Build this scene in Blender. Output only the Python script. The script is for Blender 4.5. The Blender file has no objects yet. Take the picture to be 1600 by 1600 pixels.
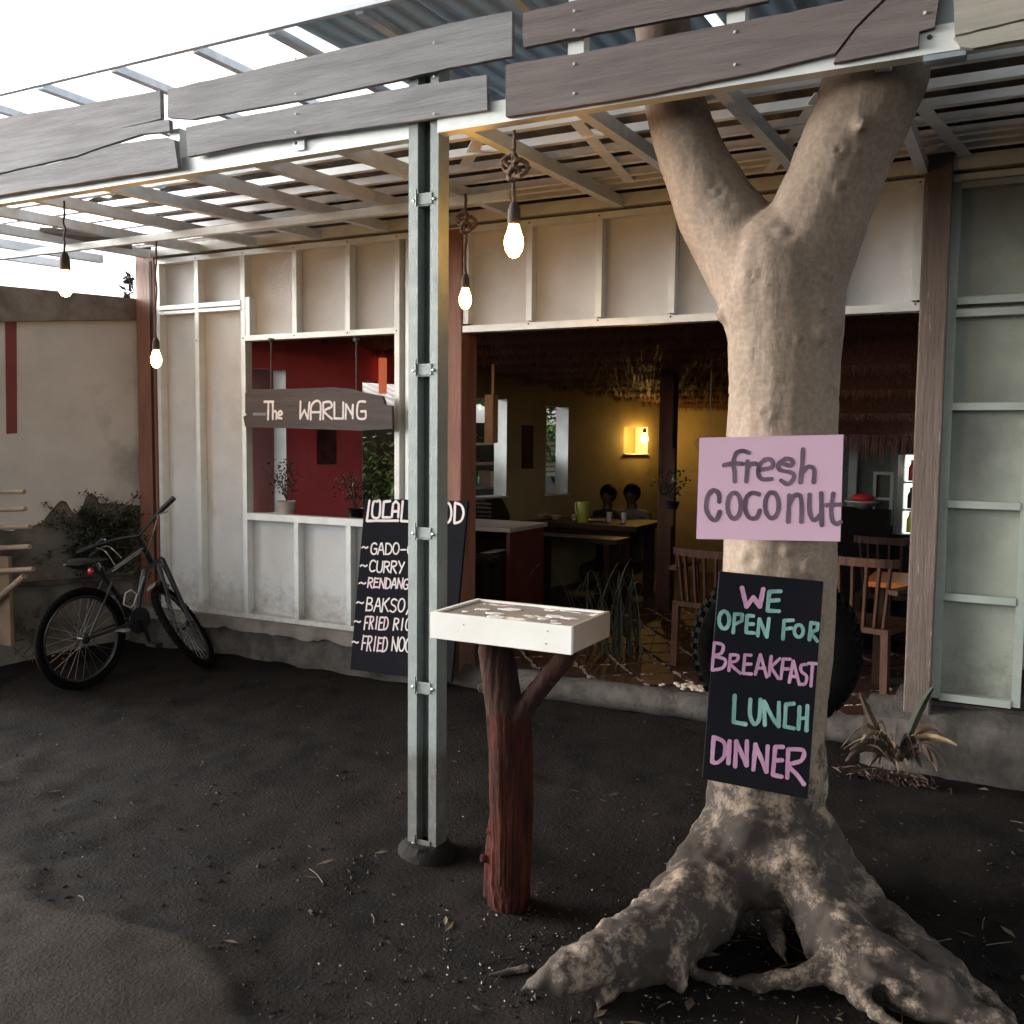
import bpy, math, random
import numpy as np
from mathutils import Vector, Matrix, noise
random.seed(7)
S = bpy.context.scene
col = S.collection
# ------------------------------------------------------------------ camera
F, PITCH, ROLL, YAW, H = 1521.0, math.radians(4.4), math.radians(.55), math.radians(27.62), 1.7
_fw = Vector((-math.sin(YAW)*math.cos(PITCH), math.cos(YAW)*math.cos(PITCH), -math.sin(PITCH)))
_rt = Vector((math.cos(YAW), math.sin(YAW), 0)); _up = _rt.cross(_fw)
RT = math.cos(ROLL)*_rt + math.sin(ROLL)*_up
UP = -math.sin(ROLL)*_rt + math.cos(ROLL)*_up
CAM = Vector((0, 0, H))
cd = bpy.data.cameras.new('camera'); cam = bpy.data.objects.new('camera', cd); col.objects.link(cam)
m = Matrix((RT, UP, -_fw)).transposed().to_4x4(); m.translation = CAM; cam.matrix_world = m
cd.sensor_width = 36; cd.lens = F/1600*36; cd.clip_start = .05; cd.clip_end = 1500
S.camera = cam
# ------------------------------------------------------------------ world, sun, exposure
w = bpy.data.worlds.new('World'); S.world = w; w.use_nodes = True
nt = w.node_tree; nt.nodes.clear()
SUN_EL, SUN_AZ = math.radians(12), math.radians(-104)       # sun gone low on the left, behind cloud
sky = nt.nodes.new('ShaderNodeTexSky'); sky.sky_type = 'NISHITA'; sky.sun_disc = False
sky.sun_elevation = SUN_EL; sky.sun_rotation = SUN_AZ; sky.air_density = 1.0; sky.dust_density = 4.0; sky.ozone_density = 1.0
hs = nt.nodes.new('ShaderNodeHueSaturation'); hs.inputs['Saturation'].default_value = .13
bg = nt.nodes.new('ShaderNodeBackground'); bg.inputs[1].default_value = .15
wo = nt.nodes.new('ShaderNodeOutputWorld')
nt.links.new(sky.outputs[0], hs.inputs['Color']); nt.links.new(hs.outputs[0], bg.inputs[0]); nt.links.new(bg.outputs[0], wo.inputs[0])
sd = bpy.data.lights.new('sun', 'SUN'); sd.energy = .65; sd.angle = math.radians(35); sd.color = (1, .96, .92)
so = bpy.data.objects.new('sun', sd); col.objects.link(so)
sv = Vector((math.sin(SUN_AZ)*math.cos(SUN_EL), math.cos(SUN_AZ)*math.cos(SUN_EL), math.sin(SUN_EL)))
so.rotation_euler = (-sv).to_track_quat('-Z', 'Y').to_euler()
S.view_settings.view_transform = 'Standard'; S.view_settings.look = 'None'
S.view_settings.gamma = 1; S.view_settings.exposure = 2.25
S.cycles.max_bounces = 6; S.cycles.sample_clamp_indirect = 4; S.cycles.use_denoising = True

# ------------------------------------------------------------------ geometry helpers
def ray(x, y):
    return RT*((x-800)/F) - UP*((y-800)/F) + _fw
def at(x, y, X=None, Y=None, Z=None):          # where the sight line through a photo point meets a plane of the place
    d = ray(x, y)
    k = 0 if X is not None else 1 if Y is not None else 2
    v = (X, Y, Z)[k]
    return CAM + d*((v-CAM[k])/d[k])
def onplane(x, y, o, n):
    d = ray(x, y); return CAM + d*((o-CAM).dot(n)/d.dot(n))
def depth(p): return (Vector(p)-CAM).dot(_fw)
def mpp(p): return depth(p)/F
def gz(x, y):
    t = min(max((y-3.3)/1.65, 0), 1); return .2*t
def gr(x, y):
    z = 0
    for _ in range(40): p = at(x, y, Z=z); z = gz(p.x, p.y)
    return p
ORG = {}
def origin(o): return ORG.get(o.name, Vector((0, 0, 0))) if o else Vector((0, 0, 0))
def tag(o, label=None, cat=None, group=None, kind=None):
    if label: o['label'] = label
    if cat: o['category'] = cat
    if group: o['group'] = group
    if kind: o['kind'] = kind
    return o
def thing(name, label, cat, loc, group=None):
    o = bpy.data.objects.new(name, None); col.objects.link(o); o.location = loc; ORG[o.name] = Vector(loc)
    o.empty_display_size = .1
    return tag(o, label, cat, group)
def basis(d):
    d = Vector(d).normalized(); a = Vector((0, 0, 1)) if abs(d.z) < .9 else Vector((1, 0, 0))
    u = d.cross(a).normalized(); return u, d.cross(u).normalized()
class MB:
    def __init__(s): s.v, s.f, s.sm = [], [], False
    def add(s, vs, fs):
        b = len(s.v); s.v += [Vector(v) for v in vs]; s.f += [tuple(i+b for i in f) for f in fs]; return s
    def box(s, a, b):
        x0, x1 = sorted((a[0], b[0])); y0, y1 = sorted((a[1], b[1])); z0, z1 = sorted((a[2], b[2]))
        vs = [(x, y, z) for x in (x0, x1) for y in (y0, y1) for z in (z0, z1)]
        return s.add(vs, [(0, 1, 3, 2), (4, 6, 7, 5), (0, 4, 5, 1), (2, 3, 7, 6), (0, 2, 6, 4), (1, 5, 7, 3)])
    def bar(s, p, q, wd, ht, up=(0, 0, 1)):       # rectangular bar from p to q
        p, q = Vector(p), Vector(q); d = (q-p).normalized(); up = Vector(up)
        sx = d.cross(up).normalized()*wd/2; uz = sx.cross(d).normalized()*ht/2
        vs = [c+i*sx+j*uz for c in (p, q) for i, j in ((-1, -1), (1, -1), (1, 1), (-1, 1))]
        return s.add(vs, [(0, 1, 2, 3), (7, 6, 5, 4), (0, 4, 5, 1), (1, 5, 6, 2), (2, 6, 7, 3), (3, 7, 4, 0)])
    def tube(s, pts, rs, n=10, caps=True, closed=False):
        pts = [Vector(p) for p in pts]
        if not hasattr(rs, '__len__'): rs = [rs]*len(pts)
        s.sm = True; N = len(pts); rings = []
        d0 = (pts[1]-pts[0]).normalized(); u, v = basis(d0)
        for i in range(N):
            a = pts[(i-1) % N] if (i > 0 or closed) else pts[0]; b = pts[(i+1) % N] if (i < N-1 or closed) else pts[-1]
            d = (b-a).normalized(); u = (u-d*u.dot(d)).normalized(); v = d.cross(u)
            rings.append([pts[i]+rs[i]*(math.cos(t)*u+math.sin(t)*v) for t in [2*math.pi*k/n for k in range(n)]])
        vs = [p for r in rings for p in r]; fs = []
        for i in range(N if closed else N-1):
            j = (i+1) % N
            for k in range(n):
                l = (k+1) % n; fs.append((i*n+k, i*n+l, j*n+l, j*n+k))
        if caps and not closed: fs += [tuple(range(n))[::-1], tuple((N-1)*n+k for k in range(n))]
        return s.add(vs, fs)
    def lathe(s, c, prof, n=20, axis=(0, 0, 1)):
        c = Vector(c); ax = Vector(axis).normalized(); u, v = basis(ax); s.sm = True
        vs = [c+ax*h+r*(math.cos(2*math.pi*k/n)*u+math.sin(2*math.pi*k/n)*v) for r, h in prof for k in range(n)]
        fs = [(i*n+k, i*n+(k+1) % n, (i+1)*n+(k+1) % n, (i+1)*n+k) for i in range(len(prof)-1) for k in range(n)]
        fs += [tuple(range(n))[::-1], tuple((len(prof)-1)*n+k for k in range(n))]
        return s.add(vs, fs)
    def ball(s, c, r, n=10, sc=(1, 1, 1)):
        s.sm = True; c = Vector(c); m_ = n//2; vs = []; fs = []
        for i in range(m_+1):
            t = math.pi*i/m_
            for k in range(n):
                a = 2*math.pi*k/n
                vs.append(c+Vector((r*sc[0]*math.sin(t)*math.cos(a), r*sc[1]*math.sin(t)*math.sin(a), r*sc[2]*math.cos(t))))
        for i in range(m_):
            for k in range(n):
                l = (k+1) % n; fs.append((i*n+k, (i+1)*n+k, (i+1)*n+l, i*n+l))
        return s.add(vs, fs)
    def slab(s, pts, th):                          # outline (any plane) + thickness vector
        pts = [Vector(p) for p in pts]; th = Vector(th); n = len(pts)
        nrm = Vector((0, 0, 0))
        for i in range(n): nrm += pts[i].cross(pts[(i+1) % n])
        if nrm.dot(th) > 0: pts = pts[::-1]
        fs = [tuple(range(n)), tuple(range(2*n-1, n-1, -1))]+[(i, i+n, (i+1) % n+n, (i+1) % n) for i in range(n)]
        return s.add(pts+[p+th for p in pts], [f[::1] for f in fs])
    def build(s, name, mat, parent=None, label=None, kind=None, smooth=None, bevel=0):
        me = bpy.data.meshes.new(name)
        c = Vector((0, 0, 0))
        if s.v:
            lo = Vector([min(v[i] for v in s.v) for i in range(3)]); hi = Vector([max(v[i] for v in s.v) for i in range(3)]); c = (lo+hi)/2
        me.from_pydata([v-c for v in s.v], [], s.f); me.validate()
        o = bpy.data.objects.new(name, me); col.objects.link(o); o.parent = parent
        o.location = c-origin(parent); ORG[o.name] = c
        me.materials.append(mat)
        if (s.sm if smooth is None else smooth):
            me.polygons.foreach_set('use_smooth', [True]*len(me.polygons))
            me.set_sharp_from_angle(angle=math.radians(40))
        if bevel:
            b = o.modifiers.new('bevel', 'BEVEL'); b.width = bevel; b.segments = 2; b.limit_method = 'ANGLE'
        tag(o, label, None, None, kind)
        return o
def one(o, label, cat, group=None): return tag(o, label, cat, group)
def smooth_path(p, k=5):
    if len(p) < 3: return p
    out = []
    for i in range(len(p)-1):
        a = p[i-1] if i else p[0]; b, c = p[i], p[i+1]; d = p[i+2] if i+2 < len(p) else p[-1]
        for t in range(k):
            t /= k
            out.append(tuple(.5*((2*b[j])+(-a[j]+c[j])*t+(2*a[j]-5*b[j]+4*c[j]-d[j])*t*t+(-a[j]+3*b[j]-3*c[j]+d[j])*t**3) for j in range(len(b))))
    out.append(p[-1]); return out
def brush0(mb, path, wpx, proj, nrm, h):           # one painted brush stroke as a thin raised film
    pts = []
    for q in path:
        if not pts or (q[0]-pts[-1][0])**2+(q[1]-pts[-1][1])**2 > .05: pts.append(q)
    P = [proj(*q) for q in pts]
    if len(P) < 2: return
    wm = wpx*1.1*mpp(P[0])*.5; L, R_ = [], []; n = len(P); sd_ = random.random()*50
    for i in range(n):
        d = (P[min(i+1, n-1)]-P[max(i-1, 0)]).normalized(); s_ = d.cross(nrm).normalized()
        ww = wm*(1+.22*noise.noise(Vector((i*.45, sd_, 0))))
        L.append(P[i]+s_*ww); R_.append(P[i]-s_*ww)
    d0 = (P[0]-P[1]).normalized(); d1 = (P[-1]-P[-2]).normalized()
    cap0 = [P[0]+wm*(math.cos(a)*d0.cross(nrm).normalized()+math.sin(a)*d0*.9) for a in (.6, 1.57, 2.54)]
    cap1 = [P[-1]+wm*(math.cos(a)*d1.cross(nrm).normalized()+math.sin(a)*d1*.9) for a in (.6, 1.57, 2.54)]
    hv = nrm*h
    vs = [p+hv for p in L]+[p+hv for p in R_]+[p+hv for p in cap0]+[p+hv for p in cap1]
    fs = [(i, i+1, n+i+1, n+i) for i in range(n-1)]
    b = 2*n
    c0 = [0, n]+[b, b+1, b+2]; c1 = [n-1, 2*n-1]+[b+3, b+4, b+5]
    def fan(ix):
        c = sum((vs[i] for i in ix), Vector())/len(ix); u, v = basis(nrm)
        return tuple(sorted(ix, key=lambda i: math.atan2((vs[i]-c).dot(v), (vs[i]-c).dot(u))))
    mb.add(vs, fs+[fan(c0), fan(c1)])
def ell(cx, cy, rx, ry, a0=-80, a1=285, n=16):
    return [(cx+rx*math.cos(math.radians(a0+(a1-a0)*i/n)), cy+ry*math.sin(math.radians(a0+(a1-a0)*i/n))) for i in range(n+1)]
FONT = {
 'A': [[(0, 1), (.42, 0), (.58, 0), (1, 1)], [(.2, .62), (.8, .62)]], 'B': [[(.05, 0), (.05, 1)], [(.05, .02), (.6, .04), (.78, .22), (.6, .43), (.1, .48), (.75, .55), (.95, .78), (.7, .97), (.05, .98)]],
 'C': [[(.95, .14), (.6, 0), (.2, .12), (.04, .5), (.15, .86), (.5, 1), (.95, .88)]], 'D': [[(.05, 0), (.05, 1)], [(.05, .02), (.6, .08), (.95, .4), (.88, .78), (.5, .98), (.05, .99)]],
 'E': [[(.9, .02), (.08, .03)], [(.08, 0), (.06, 1)], [(.06, .98), (.95, .98)], [(.08, .48), (.75, .47)]], 'F': [[(.95, .02), (.08, .03)], [(.08, 0), (.06, 1)], [(.08, .46), (.75, .45)]],
 'G': [[(.9, .12), (.6, 0), (.2, .12), (.04, .5), (.15, .86), (.5, 1), (.9, .88), (.92, .58)], [(.55, .56), (.98, .56)]], 'I': [[(.5, 0), (.5, 1)]],
 'K': [[(.08, 0), (.06, 1)], [(.9, 0), (.12, .52)], [(.3, .45), (.95, 1)]], 'L': [[(.1, 0), (.06, 1)], [(.06, .98), (.95, .98)]],
 'N': [[(.04, 1), (.06, 0)], [(.06, .02), (.92, .98)], [(.92, 1), (.94, 0)]], 'O': [ell(.5, .5, .47, .5)], 'P': [[(.1, 0), (.06, 1)], [(.1, .02), (.8, .06), (.9, .3), (.6, .5), (.1, .54)]],
 'R': [[(.08, 0), (.06, 1)], [(.08, .02), (.75, .05), (.88, .28), (.6, .46), (.12, .5)], [(.35, .5), (.95, 1)]], 'S': [[(.9, .1), (.5, 0), (.15, .15), (.2, .4), (.7, .55), (.9, .78), (.55, 1), (.05, .9)]],
 'U': [[(.06, 0), (.06, .7), (.3, .98), (.7, .98), (.92, .7), (.94, 0)]], 'Y': [[(.05, 0), (.5, .5)], [(.98, 0), (.35, 1)]], '-': [[(.1, .55), (.9, .52)]], '/': [[(.9, 0), (.2, 1.1)]],
 '~': [[(0, .6), (.25, .42), (.5, .52), (.75, .64), (1, .45)]]}
CURVY = set('BCDGOPRSU~')
def word(mb, text, tl, tr, bl, wpx, proj, nrm, adv=.86, h0=.001):
    n = len(text); k = 0
    for i, ch in enumerate(text):
        if ch == ' ': continue
        for st in FONT[ch]:
            p = smooth_path(st, 4) if (ch in CURVY and len(st) > 2) else st
            q = []
            jx, jy = random.uniform(-.02, .02), random.uniform(-.05, .05)
            for x, y in p:
                u = (i+(x*adv if ch != 'I' else x*adv))/n
                q.append((tl[0]+(tr[0]-tl[0])*(u+jx/n)+(bl[0]-tl[0])*(y+jy), tl[1]+(tr[1]-tl[1])*u+(bl[1]-tl[1])*(y+jy)))
            brush(mb, q, wpx, proj, nrm, h0+.00025*(k % 5)); k += 1
def sharp_split(q):
    out = [[q[0]]]
    for i in range(1, len(q)):
        out[-1].append(q[i])
        if i < len(q)-1:
            ax_, ay_ = q[i][0]-q[i-1][0], q[i][1]-q[i-1][1]; bx_, by_ = q[i+1][0]-q[i][0], q[i+1][1]-q[i][1]
            if (ax_*bx_+ay_*by_) < .5*math.hypot(ax_, ay_)*math.hypot(bx_, by_): out.append([q[i]])
    fin = []
    for p in out:
        d_ = [p[0]]
        for a, b in zip(p, p[1:]):
            n_ = max(1, int(math.hypot(b[0]-a[0], b[1]-a[1])/4))
            d_ += [(a[0]+(b[0]-a[0])*k/n_, a[1]+(b[1]-a[1])*k/n_) for k in range(1, n_+1)]
        fin.append(d_)
    return fin
class Letters:                                    # paint strokes, gathered into letters by nearness
    def __init__(s): s.st = []
    def build(s, name, mat, parent):
        n = len(s.st); grp = list(range(n))
        def near(a, b):
            w_ = (a[1]+b[1])*.32
            return any((p[0]-q[0])**2+(p[1]-q[1])**2 < w_*w_ for p in a[0] for q in b[0])
        for i in range(n):
            for j in range(i):
                if grp[i] != grp[j] and near(s.st[i], s.st[j]):
                    g0, g1 = grp[i], grp[j]; grp = [g1 if x == g0 else x for x in grp]
        for gi in sorted(set(grp)):
            mb = MB(); k = 0
            for i in range(n):
                if grp[i] == gi: pth, w_, proj, nrm = s.st[i]; brush0(mb, pth, w_, proj, nrm, .001+.00022*k); k += 1
            mb.build(name, mat, parent)
def brush(L_, path, wpx, proj, nrm, h):
    for q in sharp_split(path): L_.st.append((q, wpx, proj, nrm))
def strokes(mb, sts, wz, proj, nrm, o=(0, 0), sc=1.0, h0=.001, curve=True):
    for k, st in enumerate(sts):
        q = [(o[0]+x/sc, o[1]+y/sc) for x, y in st]
        q = smooth_path(q, 5) if (curve and len(q) > 2) else q
        brush(mb, q, wz/sc, proj, nrm, h0+.00025*(k % 6))
def mesh_of(parts_mb, voxel, smooth_it=4):         # union of overlapping closed shapes into one skin
    me = bpy.data.meshes.new('t'); me.from_pydata([tuple(v) for v in parts_mb.v], [], parts_mb.f)
    o = bpy.data.objects.new('t', me); col.objects.link(o)
    r = o.modifiers.new('r', 'REMESH'); r.mode = 'VOXEL'; r.voxel_size = voxel
    sm = o.modifiers.new('s', 'SMOOTH'); sm.iterations = smooth_it; sm.factor = .6
    dg = bpy.context.evaluated_depsgraph_get(); dg.update()
    e = o.evaluated_get(dg); out = e.to_mesh()
    V = [v.co.copy() for v in out.vertices]; Fc = [tuple(p.vertices) for p in out.polygons]
    e.to_mesh_clear(); bpy.data.objects.remove(o); bpy.data.meshes.remove(me)
    return V, Fc
def capsule_chain(mb, nodes, n=14):                # nodes: (Vector, r); closed round-ended tapered tube
    pts = [Vector(p) for p, r in nodes]; rs = [r for p, r in nodes]
    P, Rr = [], []
    d0 = (pts[1]-pts[0]).normalized(); d1 = (pts[-1]-pts[-2]).normalized()
    for a in (80, 50, 25): P.append(pts[0]-d0*rs[0]*math.sin(math.radians(a))); Rr.append(rs[0]*math.cos(math.radians(a)))
    P += pts; Rr += rs
    for a in (25, 50, 80): P.append(pts[-1]+d1*rs[-1]*math.sin(math.radians(a))); Rr.append(rs[-1]*math.cos(math.radians(a)))
    mb.tube(P, Rr, n)

# ------------------------------------------------------------------ materials
def mat(name, c1, c2=None, scale=6, rough=.7, metal=0, bump=0, bscale=40, stretch=(1, 1, 1), detail=6, lo=.35, hi=.65, emit=None, es=0, spec=.5, c3=None, s3=2, lo3=.5, hi3=.62, trans=0, transl=0):
    M = bpy.data.materials.new(name); M.use_nodes = True; t = M.node_tree; N = t.nodes; L = t.links
    b = N['Principled BSDF']; b.inputs['Roughness'].default_value = rough; b.inputs['Metallic'].default_value = metal
    b.inputs['Specular IOR Level'].default_value = spec
    if trans: b.inputs['Transmission Weight'].default_value = trans
    tc = N.new('ShaderNodeTexCoord'); mp = N.new('ShaderNodeMapping'); mp.inputs['Scale'].default_value = stretch
    L.new(tc.outputs['Object'], mp.inputs['Vector'])
    oi = N.new('ShaderNodeObjectInfo'); va = N.new('ShaderNodeVectorMath'); va.operation = 'ADD'
    sc_ = N.new('ShaderNodeVectorMath'); sc_.operation = 'SCALE'; sc_.inputs['Scale'].default_value = 17.3
    cx = N.new('ShaderNodeCombineXYZ'); L.new(oi.outputs['Random'], cx.inputs[0]); L.new(oi.outputs['Random'], cx.inputs[1])
    L.new(cx.outputs[0], sc_.inputs[0]); L.new(mp.outputs[0], va.inputs[0]); L.new(sc_.outputs[0], va.inputs[1]); vec = va.outputs[0]
    c1 = (*c1, 1)
    if c2 is None: c2 = tuple(min(1, c*.82) for c in c1[:3])
    def nz(s, d=detail, r=.6):
        n = N.new('ShaderNodeTexNoise'); n.inputs['Scale'].default_value = s; n.inputs['Detail'].default_value = d; n.inputs['Roughness'].default_value = r
        L.new(vec, n.inputs['Vector']); return n
    n1 = nz(scale); r1 = N.new('ShaderNodeMapRange'); r1.inputs[1].default_value = lo; r1.inputs[2].default_value = hi; L.new(n1.outputs['Fac'], r1.inputs[0])
    mx = N.new('ShaderNodeMix'); mx.data_type = 'RGBA'; mx.inputs[6].default_value = c1; mx.inputs[7].default_value = (*c2[:3], 1); L.new(r1.outputs[0], mx.inputs[0])
    out = mx.outputs[2]
    if c3:
        n3 = nz(s3); r3 = N.new('ShaderNodeMapRange'); r3.inputs[1].default_value = lo3; r3.inputs[2].default_value = hi3; L.new(n3.outputs['Fac'], r3.inputs[0])
        m3 = N.new('ShaderNodeMix'); m3.data_type = 'RGBA'; L.new(out, m3.inputs[6]); m3.inputs[7].default_value = (*c3, 1); L.new(r3.outputs[0], m3.inputs[0]); out = m3.outputs[2]
    L.new(out, b.inputs['Base Color'])
    nr = N.new('ShaderNodeMapRange'); nr.inputs[3].default_value = max(0, rough-.1); nr.inputs[4].default_value = min(1, rough+.1)
    L.new(n1.outputs['Fac'], nr.inputs[0]); L.new(nr.outputs[0], b.inputs['Roughness'])
    if bump:
        n2 = nz(bscale, 5, .65); bp = N.new('ShaderNodeBump'); bp.inputs['Strength'].default_value = bump; bp.inputs['Distance'].default_value = .01
        L.new(n2.outputs['Fac'], bp.inputs['Height']); L.new(bp.outputs[0], b.inputs['Normal'])
    if transl:
        tb = N.new('ShaderNodeBsdfTranslucent'); tb.inputs[0].default_value = c1; ms = N.new('ShaderNodeMixShader'); ms.inputs[0].default_value = transl
        L.new(b.outputs[0], ms.inputs[1]); L.new(tb.outputs[0], ms.inputs[2]); L.new(ms.outputs[0], N['Material Output'].inputs[0])
    if emit: b.inputs['Emission Color'].default_value = (*emit, 1); b.inputs['Emission Strength'].default_value = es
    return M
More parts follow.
